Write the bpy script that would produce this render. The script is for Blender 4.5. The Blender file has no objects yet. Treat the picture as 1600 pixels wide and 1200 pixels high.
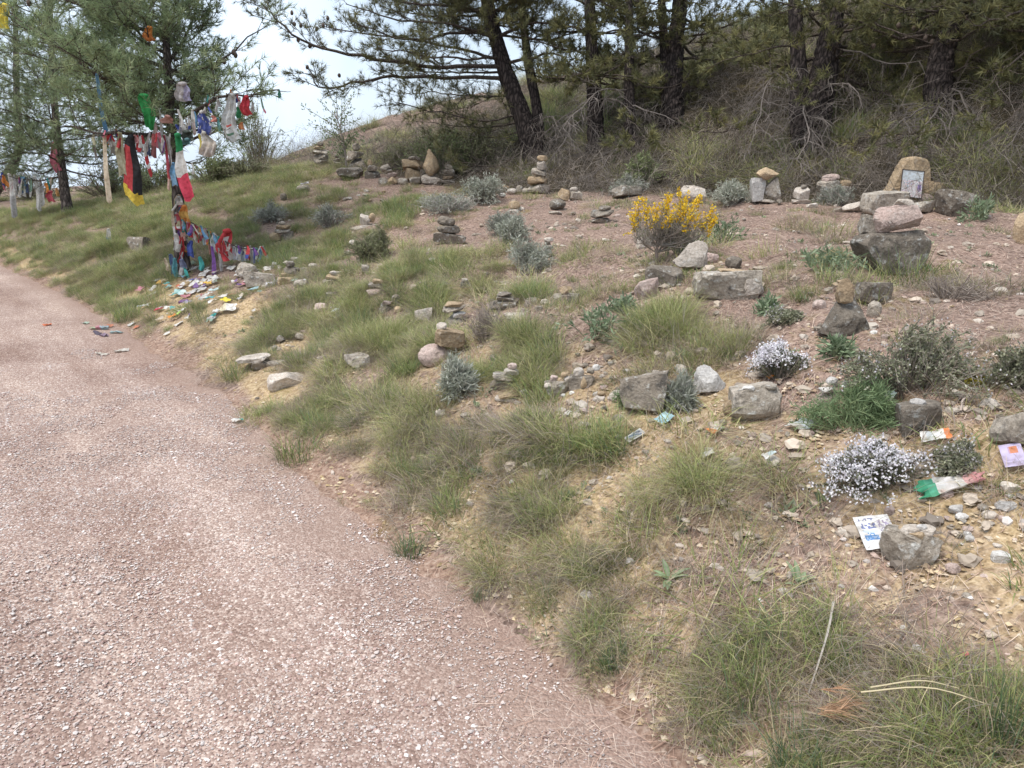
import bpy, math, random
import numpy as np
from mathutils import Vector, Matrix, Euler

random.seed(7)
RS = np.random.RandomState(11)
scene = bpy.context.scene
COL = scene.collection

# ------------------------------------------------------------------ camera
PITCH = math.radians(16.1)
FPX = 1209.0                      # focal length in photo pixels (1600 wide)
CAM = np.array([0.0, 0.0, 1.6])
cd = bpy.data.cameras.new('camera')
cd.sensor_width = 36.0
cd.lens = 36.0 * FPX / 1600.0
cd.clip_start = 0.05
cd.clip_end = 3000.0
cam = bpy.data.objects.new('camera', cd)
cam.location = CAM
cam.rotation_euler = (math.pi / 2 - PITCH, 0, 0)
COL.objects.link(cam)
scene.camera = cam

# ------------------------------------------------------------------ world, sun, exposure
SUN_EL, SUN_AZ = math.radians(66), math.radians(235)   # azimuth clockwise from +Y
w = bpy.data.worlds.new('World')
scene.world = w
w.use_nodes = True
nt = w.node_tree
nt.nodes.clear()
wo = nt.nodes.new('ShaderNodeOutputWorld')
bg = nt.nodes.new('ShaderNodeBackground')
sky = nt.nodes.new('ShaderNodeTexSky')
sky.sky_type = 'NISHITA'
sky.sun_disc = False
sky.sun_elevation = SUN_EL
sky.sun_rotation = SUN_AZ
sky.air_density = 1.0
sky.dust_density = 2.5
sky.ozone_density = 1.0
mixw = nt.nodes.new('ShaderNodeMixRGB')
mixw.inputs['Color2'].default_value = (6.9, 8.0, 9.4, 1)   # thin even cloud layer
tcw = nt.nodes.new('ShaderNodeTexCoord')
nzw = nt.nodes.new('ShaderNodeTexNoise')
nzw.inputs['Scale'].default_value = 3.0
nzw.inputs['Detail'].default_value = 5
nzw.inputs['Roughness'].default_value = 0.55
mrw = nt.nodes.new('ShaderNodeMapRange')
mrw.inputs['From Min'].default_value = 0.3
mrw.inputs['From Max'].default_value = 0.7
mrw.inputs['To Min'].default_value = 0.34
mrw.inputs['To Max'].default_value = 0.95
nt.links.new(tcw.outputs['Generated'], nzw.inputs['Vector'])
nt.links.new(nzw.outputs['Fac'], mrw.inputs['Value'])
nt.links.new(mrw.outputs['Result'], mixw.inputs['Fac'])
nt.links.new(sky.outputs['Color'], mixw.inputs['Color1'])
nt.links.new(mixw.outputs['Color'], bg.inputs['Color'])
bg.inputs['Strength'].default_value = 0.08
nt.links.new(bg.outputs['Background'], wo.inputs['Surface'])

sd = bpy.data.lights.new('sun', 'SUN')
sd.energy = 1.8
sd.angle = math.radians(32)
sd.color = (1.0, 0.96, 0.9)
sun = bpy.data.objects.new('sun', sd)
_sv = Vector((math.sin(SUN_AZ) * math.cos(SUN_EL), math.cos(SUN_AZ) * math.cos(SUN_EL), math.sin(SUN_EL)))
sun.rotation_euler = _sv.to_track_quat('Z', 'Y').to_euler()
sun.location = (0, 0, 20)
COL.objects.link(sun)

vs = scene.view_settings
vs.view_transform = 'Standard'
vs.look = 'None'
vs.exposure = 0.98
vs.gamma = 1.0
vs.use_curve_mapping = False
scene.cycles.max_bounces = 4
scene.cycles.diffuse_bounces = 2
scene.cycles.glossy_bounces = 2
scene.cycles.transmission_bounces = 4
scene.cycles.transparent_max_bounces = 4
scene.cycles.use_denoising = True

# ------------------------------------------------------------------ terrain function
EDGE = np.array([(3.2, -2.2), (1.6, 0.15), (0.95, 1.05), (0.42, 1.78), (-0.25, 2.72), (-0.96, 3.6), (-2.24, 5.54),
                 (-3.28, 6.79), (-4.8, 8.69), (-8.1, 12.3), (-13.0, 16.0), (-22.0, 21.0), (-60.0, 40.0)])
DIRS = np.array((-0.63, 0.78)) / math.hypot(0.63, 0.78)
NRM = np.array((0.78, 0.63)) / math.hypot(0.63, 0.78)

def vnoise(x, y, seed=0.0):
    xi = np.floor(x); yi = np.floor(y)
    xf = x - xi; yf = y - yi
    u = xf * xf * (3 - 2 * xf); v = yf * yf * (3 - 2 * yf)
    def h(a, b):
        q = np.sin(a * 127.1 + b * 311.7 + seed * 74.7) * 43758.5453
        return q - np.floor(q)
    a = h(xi, yi); b = h(xi + 1, yi); c = h(xi, yi + 1); d = h(xi + 1, yi + 1)
    return (a + (b - a) * u) * (1 - v) + (c + (d - c) * u) * v - 0.5

def fbm(x, y, seed=0.0, octs=3):
    s = 0; a = 1.0
    for i in range(octs):
        s = s + a * vnoise(x * 2 ** i + 17.3 * i, y * 2 ** i - 9.1 * i, seed + i)
        a *= 0.5
    return s

def edge_d(x, y):
    """signed distance to the path edge: positive on the bank"""
    best = np.full(np.shape(x), 1e9); sgn = np.ones(np.shape(x))
    for i in range(len(EDGE) - 1):
        ax, ay = EDGE[i]; bx, by = EDGE[i + 1]
        ex, ey = bx - ax, by - ay
        L2 = ex * ex + ey * ey
        t = np.clip(((x - ax) * ex + (y - ay) * ey) / L2, 0, 1)
        dx = x - ax - t * ex; dy = y - ay - t * ey
        dd = dx * dx + dy * dy
        m = dd < best
        best = np.where(m, dd, best)
        sgn = np.where(m, np.sign(ex * (y - ay) - ey * (x - ax)), sgn)
    return -sgn * np.sqrt(best)

def along(x, y):
    return (x - 0.44) * DIRS[0] + (y - 1.75) * DIRS[1]

_S = [-6, 0, 2, 4, 8.5, 12, 14, 18, 30, 60]
_ZT = [1.0, 1.05, 1.10, 1.15, 1.38, 1.62, 1.62, 1.15, 0.2, -3]
_WB = [2.0, 2.1, 2.7, 3.5, 5.0, 4.4, 4.2, 4.0, 4.0, 4.0]

def smooth01(q):
    q = np.clip(q, 0, 1)
    return q * q * (3 - 2 * q)

def H(x, y, detail=True):
    x = np.asarray(x, float); y = np.asarray(y, float)
    d = edge_d(x, y); s = along(x, y)
    zt = np.interp(s, _S, _ZT); wb = np.interp(s, _S, _WB)
    q = np.maximum(d, 0) / wb
    z = zt * q / (1 + q ** 3) ** (1 / 3)
    # steep hillside behind the terrace
    d0 = np.interp(s, [0, 2.7, 7.5, 12, 20, 30], [7.6, 7.2, 5.7, 5.6, 6.5, 9])
    zc = np.maximum(5.3 - 0.117 * s, 0) * (1 - smooth01((s - 20) / 7)) + 0.0
    zc = np.clip(zc, 0, 6.0)
    k = np.clip((d - d0) / (12.5 - d0), 0, None)
    ramp = np.where(k < 1, k ** 1.15, 1 + 0.12 * (1 - np.exp(-(k - 1) * 1.5)))
    z = z + np.maximum(zc - zt, 0) * ramp
    z = z - np.clip(d - 26, 0, 60) * 0.25 * smooth01((d - 26) / 10)
    # land falling away to the valley side
    z = z - np.clip(-d - 7, 0, 60) * 0.12
    r = np.hypot(x, y)
    z = z - np.clip(r - 45, 0, 400) * 0.03
    if detail:
        m = smooth01(d / 0.5)
        z = z + m * (0.13 * fbm(x * 0.7, y * 0.7, 1.0, 2) + 0.07 * fbm(x * 2.6, y * 2.6, 2.0, 2))
        z = z + smooth01((d - 6) / 3) * 0.3 * fbm(x * 0.5, y * 0.5, 5.0, 2)
    return z

def ray(u, v):
    a = (u - 800.0) / FPX; b = (600.0 - v) / FPX
    return np.array([a, math.cos(PITCH) + b * math.sin(PITCH), b * math.cos(PITCH) - math.sin(PITCH)])

def P(u, v, t):
    return CAM + ray(u, v) * t

def uv(p):
    q = np.asarray(p, float) - CAM
    f = q[1] * math.cos(PITCH) - q[2] * math.sin(PITCH); up = q[1] * math.sin(PITCH) + q[2] * math.cos(PITCH)
    return 800 + FPX * q[0] / f, 600 - FPX * up / f

_TS = np.concatenate([np.linspace(1.2, 16, 900), np.linspace(16.1, 60, 300)])

def G(u, v):
    """ground point seen through a photo pixel, and its distance along the view axis"""
    d = ray(u, v)
    pts = CAM[None] + d[None] * _TS[:, None]
    below = pts[:, 2] < H(pts[:, 0], pts[:, 1])
    i = int(np.argmax(below)) if below.any() else len(_TS) - 1
    t = _TS[i]
    p = CAM + d * t
    p[2] = float(H(p[0], p[1]))
    return p, t

def normals(x, y):
    e = 0.06
    gx = (H(x + e, y) - H(x - e, y)) / (2 * e); gy = (H(x, y + e) - H(x, y - e)) / (2 * e)
    n = np.stack([-gx, -gy, np.ones_like(gx)], -1)
    return n / np.linalg.norm(n, axis=-1, keepdims=True)

# ------------------------------------------------------------------ mesh helpers
def tri_mesh(name, V, T, mat=None, vcol=None, fcol=None, smooth=False):
    V = np.asarray(V, np.float32).reshape(-1, 3); T = np.asarray(T, np.int32).reshape(-1, 3)
    me = bpy.data.meshes.new(name)
    me.vertices.add(len(V)); me.vertices.foreach_set('co', V.ravel())
    me.loops.add(len(T) * 3); me.loops.foreach_set('vertex_index', T.ravel())
    me.polygons.add(len(T))
    me.polygons.foreach_set('loop_start', np.arange(0, len(T) * 3, 3, dtype=np.int32))
    me.polygons.foreach_set('loop_total', np.full(len(T), 3, np.int32))
    me.polygons.foreach_set('use_smooth', np.full(len(T), bool(smooth)))
    if vcol is not None:
        a = me.attributes.new('Col', 'FLOAT_COLOR', 'POINT')
        c = np.ones((len(V), 4), np.float32); c[:, :3] = vcol
        a.data.foreach_set('color', c.ravel())
    if fcol is not None:
        a = me.attributes.new('Col', 'FLOAT_COLOR', 'FACE')
        c = np.ones((len(T), 4), np.float32); c[:, :3] = fcol
        a.data.foreach_set('color', c.ravel())
    me.update(calc_edges=True)
    if mat is not None:
        me.materials.append(mat)
    return me

class Acc:
    def __init__(s):
        s.V, s.T, s.C, s.n = [], [], [], 0
    def add(s, V, T, c=None):
        V = np.asarray(V, float).reshape(-1, 3)
        s.V.append(V); s.T.append(np.asarray(T, int).reshape(-1, 3) + s.n); s.n += len(V)
        if c is None: c = (0.5, 0.5, 0.5)
        c = np.asarray(c, float)
        s.C.append(np.broadcast_to(c, (len(V), 3)) if c.ndim == 1 else c)
    def mesh(s, name, mat, smooth=False):
        if not s.V: return tri_mesh(name, np.zeros((3, 3)), [[0, 1, 2]], mat)
        return tri_mesh(name, np.concatenate(s.V), np.concatenate(s.T), mat, vcol=np.concatenate(s.C), smooth=smooth)

def obj(name, me, parent=None, loc=None):
    o = bpy.data.objects.new(name, me)
    COL.objects.link(o)
    if loc is not None: o.location = loc
    if parent is not None: o.parent = parent
    return o

def empty(name, loc=(0, 0, 0)):
    o = bpy.data.objects.new(name, None)
    o.empty_display_size = 0.1
    o.location = loc
    COL.objects.link(o)
    return o

def tag(o, label=None, cat=None, group=None, kind=None):
    if label: o['label'] = label
    if cat: o['category'] = cat
    if group: o['group'] = group
    if kind: o['kind'] = kind
    return o

HERO, USED = [], set()
def hero(label, pos):
    HERO.append((uv(pos), label)); USED.add(label)

_CUT = (',', ' with ', ' standing ', ' lying ', ' hanging ', ' in ', ' beside ', ' below ', ' above ', ' under ', ' on ', ' of ', ' left ', ' right ')
def near_label(desc, pos):
    """a label that places a small thing by the named thing next to it"""
    a = uv(pos); first = None
    for (b, lb) in sorted(HERO, key=lambda h: (h[0][0] - a[0]) ** 2 + (h[0][1] - a[1]) ** 2)[:7]:
        n = lb
        for c in _CUT:
            if len((desc + ' just right of the ' + n).split()) <= 16: break
            if c in n and n.index(c) > 8: n = n[:n.index(c)]
        dx, dy = a[0] - b[0], a[1] - b[1]
        rel = ('right of' if dx > 0 else 'left of') if abs(dx) > abs(dy) else ('below' if dy > 0 else 'above')
        for pre in ('', 'just ') if abs(dx) + abs(dy) < 30 else ('', 'well '):
            s = '%s %s%s the %s' % (desc, pre, rel, n)
            if len(s.split()) > 16: continue
            first = first or s
            if s not in USED: USED.add(s); return s
    return first or desc

def tube(pts, rad, sides=6, cap=True, lump=0.0):
    pts = np.asarray(pts, float); n = len(pts)
    rad = np.broadcast_to(np.asarray(rad, float), (n,))
    tg = np.gradient(pts, axis=0)
    tg /= np.linalg.norm(tg, axis=1, keepdims=True) + 1e-9
    ref = np.array([0, 0, 1.0]) if abs(tg[:, 2]).mean() < 0.8 else np.array([1.0, 0, 0])
    a = np.cross(tg, ref); a /= np.linalg.norm(a, axis=1, keepdims=True) + 1e-9
    b = np.cross(tg, a)
    th = np.linspace(0, 2 * math.pi, sides, endpoint=False)
    r = rad[:, None] * (1 + (lump * RS.uniform(-1, 1, (n, sides)) if lump else 0))
    V = pts[:, None] + r[..., None] * (a[:, None] * np.cos(th)[None, :, None] + b[:, None] * np.sin(th)[None, :, None])
    V = V.reshape(-1, 3)
    i = np.arange(n - 1)[:, None] * sides; j = np.arange(sides)[None]; k = (j + 1) % sides
    q = np.stack([i + j, i + k, i + sides + k, i + sides + j], -1).reshape(-1, 4)
    T = np.concatenate([q[:, [0, 1, 2]], q[:, [0, 2, 3]]])
    if cap:
        V = np.concatenate([V, pts[-1:]]); c = len(V) - 1; o = (n - 1) * sides
        T = np.concatenate([T, np.stack([o + np.arange(sides), o + (np.arange(sides) + 1) % sides, np.full(sides, c)], -1)])
    return V, T

def spline(pts, n):
    """Catmull-Rom through the given points"""
    p = np.asarray(pts, float)
    p = np.concatenate([2 * p[:1] - p[1:2], p, 2 * p[-1:] - p[-2:-1]])
    m = len(p) - 3
    out = []
    for x in np.linspace(0, m - 1e-6, n):
        i = int(x); f = x - i
        a, b, c, d = p[i:i + 4]
        out.append(0.5 * ((2 * b) + (-a + c) * f + (2 * a - 5 * b + 4 * c - d) * f * f + (-a + 3 * b - 3 * c + d) * f ** 3))
    return np.array(out)

# ------------------------------------------------------------------ materials
def new_mat(name):
    m = bpy.data.materials.new(name); m.use_nodes = True
    t = m.node_tree; t.nodes.clear()
    out = t.nodes.new('ShaderNodeOutputMaterial')
    return m, t, out

def N(t, typ, **kw):
    n = t.nodes.new(typ)
    for k, v in kw.items():
        if k.startswith('i_'):
            n.inputs[k[2:].replace('_', ' ')].default_value = v
        else:
            setattr(n, k, v)
    return n

def ramp(t, stops, interp='LINEAR'):
    r = t.nodes.new('ShaderNodeValToRGB')
    r.color_ramp.interpolation = interp
    e = r.color_ramp.elements
    while len(e) < len(stops): e.new(0.5)
    for x, (p, c) in zip(e, stops):
        x.position = p
        x.color = (*c, 1) if len(c) == 3 else c
    return r

def mixc(t, fac, c1, c2, mode='MIX'):
    m = t.nodes.new('ShaderNodeMixRGB'); m.blend_type = mode
    for sock, val in (('Fac', fac), ('Color1', c1), ('Color2', c2)):
        if hasattr(val, 'is_output'): t.links.new(val, m.inputs[sock])
        else: m.inputs[sock].default_value = val if sock == 'Fac' else (*val, 1)
    return m.outputs['Color']

def leaf_mat(name, trans=0.3, var=0.35, rough=0.6, noise=18.0):
    """colour from the mesh's own Col attribute, varied per plant"""
    m, t, out = new_mat(name)
    at = N(t, 'ShaderNodeAttribute', attribute_name='Col')
    oi = N(t, 'ShaderNodeObjectInfo')
    mr = N(t, 'ShaderNodeMapRange'); mr.inputs['To Min'].default_value = 1 - var; mr.inputs['To Max'].default_value = 1 + var
    t.links.new(oi.outputs['Random'], mr.inputs['Value'])
    hs = N(t, 'ShaderNodeHueSaturation')
    t.links.new(at.outputs['Color'], hs.inputs['Color']); t.links.new(mr.outputs['Result'], hs.inputs['Value'])
    p = N(t, 'ShaderNodeBsdfPrincipled', i_Roughness=rough)
    p.inputs['Specular IOR Level'].default_value = 0.25
    t.links.new(hs.outputs['Color'], p.inputs['Base Color'])
    if trans:
        tr = N(t, 'ShaderNodeBsdfTranslucent'); t.links.new(hs.outputs['Color'], tr.inputs['Color'])
        mx = N(t, 'ShaderNodeMixShader', i_Fac=trans)
        t.links.new(p.outputs[0], mx.inputs[1]); t.links.new(tr.outputs[0], mx.inputs[2])
        t.links.new(mx.outputs[0], out.inputs['Surface'])
    else:
        t.links.new(p.outputs[0], out.inputs['Surface'])
    return m

def cloth_mat(name, rough=0.85, scale=500, gloss=0.1):
    m, t, out = new_mat(name)
    at = N(t, 'ShaderNodeAttribute', attribute_name='Col')
    ge = N(t, 'ShaderNodeNewGeometry')
    nz = N(t, 'ShaderNodeTexNoise', i_Scale=30.0, i_Detail=4.0)
    t.links.new(ge.outputs['Position'], nz.inputs['Vector'])
    r = ramp(t, [(0.28, (0.55, 0.50, 0.43)), (0.5, (0.88, 0.86, 0.82)), (0.68, (1, 1, 1))])
    t.links.new(nz.outputs['Fac'], r.inputs['Fac'])
    c = mixc(t, 1.0, at.outputs['Color'], r.outputs['Color'], 'MULTIPLY')
    p = N(t, 'ShaderNodeBsdfPrincipled', i_Roughness=rough)
    p.inputs['Specular IOR Level'].default_value = gloss
    t.links.new(c, p.inputs['Base Color'])
    nz2 = N(t, 'ShaderNodeTexNoise', i_Scale=float(scale), i_Detail=1.0)
    t.links.new(ge.outputs['Position'], nz2.inputs['Vector'])
    b = N(t, 'ShaderNodeBump', i_Strength=0.25, i_Distance=0.002)
    t.links.new(nz2.outputs['Fac'], b.inputs['Height']); t.links.new(b.outputs[0], p.inputs['Normal'])
    tr = N(t, 'ShaderNodeBsdfTranslucent'); t.links.new(c, tr.inputs['Color'])
    mx = N(t, 'ShaderNodeMixShader', i_Fac=0.2)
    t.links.new(p.outputs[0], mx.inputs[1]); t.links.new(tr.outputs[0], mx.inputs[2])
    t.links.new(mx.outputs[0], out.inputs['Surface'])
    return m

def stone_mat(name, c1, c2, lichen=(0.55, 0.54, 0.50), dark=(0.06, 0.055, 0.05), l_amt=0.6, d_amt=0.6):
    m, t, out = new_mat(name)
    ge = N(t, 'ShaderNodeNewGeometry'); oi = N(t, 'ShaderNodeObjectInfo')
    ad = N(t, 'ShaderNodeVectorMath', operation='ADD')
    sc = N(t, 'ShaderNodeVectorMath', operation='SCALE'); sc.inputs['Scale'].default_value = 13.0
    cb = N(t, 'ShaderNodeCombineXYZ')
    for k in 'XYZ': t.links.new(oi.outputs['Random'], cb.inputs[k])
    t.links.new(cb.outputs[0], sc.inputs[0])
    t.links.new(ge.outputs['Position'], ad.inputs[0]); t.links.new(sc.outputs[0], ad.inputs[1])
    def noise(s, det=5.0, ro=0.6):
        n = N(t, 'ShaderNodeTexNoise', i_Scale=s, i_Detail=det, i_Roughness=ro)
        t.links.new(ad.outputs[0], n.inputs['Vector']); return n
    n1 = noise(9.0); r1 = ramp(t, [(0.35, c1), (0.65, c2)]); t.links.new(n1.outputs['Fac'], r1.inputs['Fac'])
    n2 = noise(70.0, 6.0, 0.7); r2 = ramp(t, [(0.3, (0.55, 0.53, 0.5)), (0.7, (1.2, 1.2, 1.2))]); t.links.new(n2.outputs['Fac'], r2.inputs['Fac'])
    c = mixc(t, 1.0, r1.outputs['Color'], r2.outputs['Color'], 'MULTIPLY')
    n3 = noise(22.0, 5.0, 0.65); r3 = ramp(t, [(0.56, (0, 0, 0)), (0.66, (l_amt,) * 3)]); t.links.new(n3.outputs['Fac'], r3.inputs['Fac'])
    c = mixc(t, r3.outputs['Color'], c, lichen)
    n4 = noise(15.0, 6.0, 0.7); r4 = ramp(t, [(0.34, (d_amt,) * 3), (0.46, (0, 0, 0))]); t.links.new(n4.outputs['Fac'], r4.inputs['Fac'])
    c = mixc(t, r4.outputs['Color'], c, dark)
    hs = N(t, 'ShaderNodeHueSaturation')
    mr = N(t, 'ShaderNodeMapRange'); mr.inputs['To Min'].default_value = 0.75; mr.inputs['To Max'].default_value = 1.2
    t.links.new(oi.outputs['Random'], mr.inputs['Value']); t.links.new(mr.outputs['Result'], hs.inputs['Value'])
    t.links.new(c, hs.inputs['Color'])
    p = N(t, 'ShaderNodeBsdfPrincipled', i_Roughness=0.92); p.inputs['Specular IOR Level'].default_value = 0.2
    t.links.new(hs.outputs['Color'], p.inputs['Base Color'])
    b1 = N(t, 'ShaderNodeBump', i_Strength=0.9, i_Distance=0.018); t.links.new(n3.outputs['Fac'], b1.inputs['Height'])
    b2 = N(t, 'ShaderNodeBump', i_Strength=0.9, i_Distance=0.006); t.links.new(n2.outputs['Fac'], b2.inputs['Height'])
    t.links.new(b1.outputs[0], b2.inputs['Normal']); t.links.new(b2.outputs[0], p.inputs['Normal'])
    t.links.new(p.outputs[0], out.inputs['Surface'])
    return m

def bark_mat(name, c1, c2, scale=1.0):
    m, t, out = new_mat(name)
    ge = N(t, 'ShaderNodeNewGeometry')
    mp = N(t, 'ShaderNodeMapping'); mp.inputs['Scale'].default_value = (22 * scale, 22 * scale, 6 * scale)
    t.links.new(ge.outputs['Position'], mp.inputs['Vector'])
    vo = N(t, 'ShaderNodeTexVoronoi', feature='DISTANCE_TO_EDGE', i_Scale=1.0)
    nz = N(t, 'ShaderNodeTexNoise', i_Scale=1.6, i_Detail=6.0, i_Roughness=0.65)
    t.links.new(mp.outputs[0], nz.inputs['Vector'])
    mv = mixc(t, 0.35, mp.outputs[0], nz.outputs['Color'], 'ADD')
    t.links.new(mv, vo.inputs['Vector'])
    r = ramp(t, [(0.0, tuple(x * 0.35 for x in c1)), (0.12, c1), (0.6, c2)])
    t.links.new(vo.outputs['Distance'], r.inputs['Fac'])
    r2 = ramp(t, [(0.3, (0.6, 0.6, 0.6)), (0.7, (1.25, 1.2, 1.15))]); t.links.new(nz.outputs['Fac'], r2.inputs['Fac'])
    c = mixc(t, 1.0, r.outputs['Color'], r2.outputs['Color'], 'MULTIPLY')
    p = N(t, 'ShaderNodeBsdfPrincipled', i_Roughness=0.95); p.inputs['Specular IOR Level'].default_value = 0.15
    t.links.new(c, p.inputs['Base Color'])
    b = N(t, 'ShaderNodeBump', i_Strength=1.0, i_Distance=0.03); t.links.new(vo.outputs['Distance'], b.inputs['Height'])
    b2 = N(t, 'ShaderNodeBump', i_Strength=0.5, i_Distance=0.01); t.links.new(nz.outputs['Fac'], b2.inputs['Height'])
    t.links.new(b.outputs[0], b2.inputs['Normal']); t.links.new(b2.outputs[0], p.inputs['Normal'])
    t.links.new(p.outputs[0], out.inputs['Surface'])
    return m

M_GRASS = leaf_mat('grass_blades', 0.3, 0.25)
M_NEEDLE = leaf_mat('pine_needles', 0.25, 0.15)
M_LEAF = leaf_mat('shrub_leaves', 0.25, 0.15)
M_PETAL = leaf_mat('petals', 0.35, 0.05)
M_DRY = leaf_mat('dry_twigs', 0.0, 0.25, 0.9)
M_PEB = leaf_mat('pebbles', 0.0, 0.12, 0.9)
M_CLOTH = cloth_mat('woven_cloth')
M_PLASTIC = cloth_mat('paper_and_plastic', 0.45, 200, 0.4)
M_BARK = bark_mat('pine_bark', (0.05, 0.041, 0.039), (0.145, 0.118, 0.108))
M_BARK3 = bark_mat('young_pine_bark', (0.10, 0.082, 0.074), (0.25, 0.21, 0.185))
M_BARK2 = bark_mat('branch_bark', (0.13, 0.105, 0.09), (0.27, 0.23, 0.195), 2.5)
M_ST = {
    'grey': stone_mat('grey_limestone', (0.29, 0.25, 0.205), (0.46, 0.405, 0.34), l_amt=.85, d_amt=.7),
    'dark': stone_mat('dark_lichened_stone', (0.185, 0.158, 0.13), (0.31, 0.265, 0.215), l_amt=0.8, d_amt=0.8),
    'ochre': stone_mat('ochre_sandstone', (0.38, 0.28, 0.18), (0.50, 0.38, 0.25), l_amt=0.25, d_amt=0.35),
    'pale': stone_mat('pale_limestone', (0.46, 0.40, 0.34), (0.60, 0.53, 0.46), (0.68, 0.66, 0.62), l_amt=0.5, d_amt=0.3),
    'white': stone_mat('white_pebble', (0.58, 0.55, 0.52), (0.70, 0.67, 0.63), (0.75, 0.74, 0.72), l_amt=0.3, d_amt=0.15),
    'pink': stone_mat('pink_stone', (0.44, 0.33, 0.29), (0.55, 0.44, 0.39), l_amt=0.3, d_amt=0.25),
}

def ground_mat():
    m, t, out = new_mat('hillside_soil')
    ge = N(t, 'ShaderNodeNewGeometry')
    at = N(t, 'ShaderNodeAttribute', attribute_name='Col')       # r gravel, g ochre soil, b brown forest litter with pine shade painted in
    sp = N(t, 'ShaderNodeSeparateColor'); t.links.new(at.outputs['Color'], sp.inputs['Color'])
    def noise(s, det=2.0, ro=0.65):
        n = N(t, 'ShaderNodeTexNoise', i_Scale=s, i_Detail=det, i_Roughness=ro)
        t.links.new(ge.outputs['Position'], n.inputs['Vector']); return n
    n1 = noise(1.7); n2 = noise(38.0, 2.0, 0.7); n3 = noise(7.0)
    lit = ramp(t, [(0.32, (0.14, 0.096, 0.076)), (0.5, (0.275, 0.195, 0.158)), (0.68, (0.40, 0.30, 0.245))]); t.links.new(n2.outputs['Fac'], lit.inputs['Fac'])
    och = ramp(t, [(0.3, (0.23, 0.16, 0.085)), (0.5, (0.44, 0.325, 0.19)), (0.7, (0.58, 0.46, 0.30))]); t.links.new(n2.outputs['Fac'], och.inputs['Fac'])
    frs = ramp(t, [(0.3, (0.027, 0.022, 0.015)), (0.55, (0.075, 0.062, 0.04)), (0.75, (0.14, 0.115, 0.08))]); t.links.new(n2.outputs['Fac'], frs.inputs['Fac'])  # brown litter, its colour darkened to carry the shade under the pines
    grv = ramp(t, [(0.3, (0.16, 0.10, 0.075)), (0.5, (0.30, 0.20, 0.15)), (0.7, (0.43, 0.325, 0.26))]); t.links.new(n2.outputs['Fac'], grv.inputs['Fac'])
    def soft(ch, nz, w=0.35):
        a = N(t, 'ShaderNodeMath', operation='ADD'); t.links.new(sp.outputs[ch], a.inputs[0])
        s = N(t, 'ShaderNodeMath', operation='MULTIPLY_ADD'); t.links.new(nz.outputs['Fac'], s.inputs[0]); s.inputs[1].default_value = 1.6; s.inputs[2].default_value = -0.8
        t.links.new(s.outputs[0], a.inputs[1])
        r = N(t, 'ShaderNodeMapRange', interpolation_type='SMOOTHSTEP'); r.inputs['From Min'].default_value = 0.5 - w; r.inputs['From Max'].default_value = 0.5 + w
        t.links.new(a.outputs[0], r.inputs['Value']); return r.outputs['Result']
    c = mixc(t, soft('Green', n3), lit.outputs['Color'], och.outputs['Color'])
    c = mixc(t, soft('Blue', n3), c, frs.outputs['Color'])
    c = mixc(t, soft('Red', n3, 0.25), c, grv.outputs['Color'])
    r1 = ramp(t, [(0.3, (0.8, 0.8, 0.8)), (0.7, (1.12, 1.1, 1.08))]); t.links.new(n1.outputs['Fac'], r1.inputs['Fac'])
    c = mixc(t, 1.0, c, r1.outputs['Color'], 'MULTIPLY')
    # patches of dull moss
    n5 = noise(3.1, 3.0); r5 = ramp(t, [(0.60, (0, 0, 0)), (0.72, (0.55,) * 3)]); t.links.new(n5.outputs['Fac'], r5.inputs['Fac'])
    c = mixc(t, r5.outputs['Color'], c, (0.19, 0.15, 0.045))
    p = N(t, 'ShaderNodeBsdfPrincipled', i_Roughness=0.97); p.inputs['Specular IOR Level'].default_value = 0.1
    t.links.new(c, p.inputs['Base Color'])
    b = N(t, 'ShaderNodeBump', i_Strength=0.9, i_Distance=0.02); t.links.new(n2.outputs['Fac'], b.inputs['Height'])
    n6 = noise(14.0, 1.0); b2 = N(t, 'ShaderNodeBump', i_Strength=0.6, i_Distance=0.05); t.links.new(n6.outputs['Fac'], b2.inputs['Height'])
    t.links.new(b2.outputs[0], b.inputs['Normal']); t.links.new(b.outputs[0], p.inputs['Normal'])
    t.links.new(p.outputs[0], out.inputs['Surface'])
    return m

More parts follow.
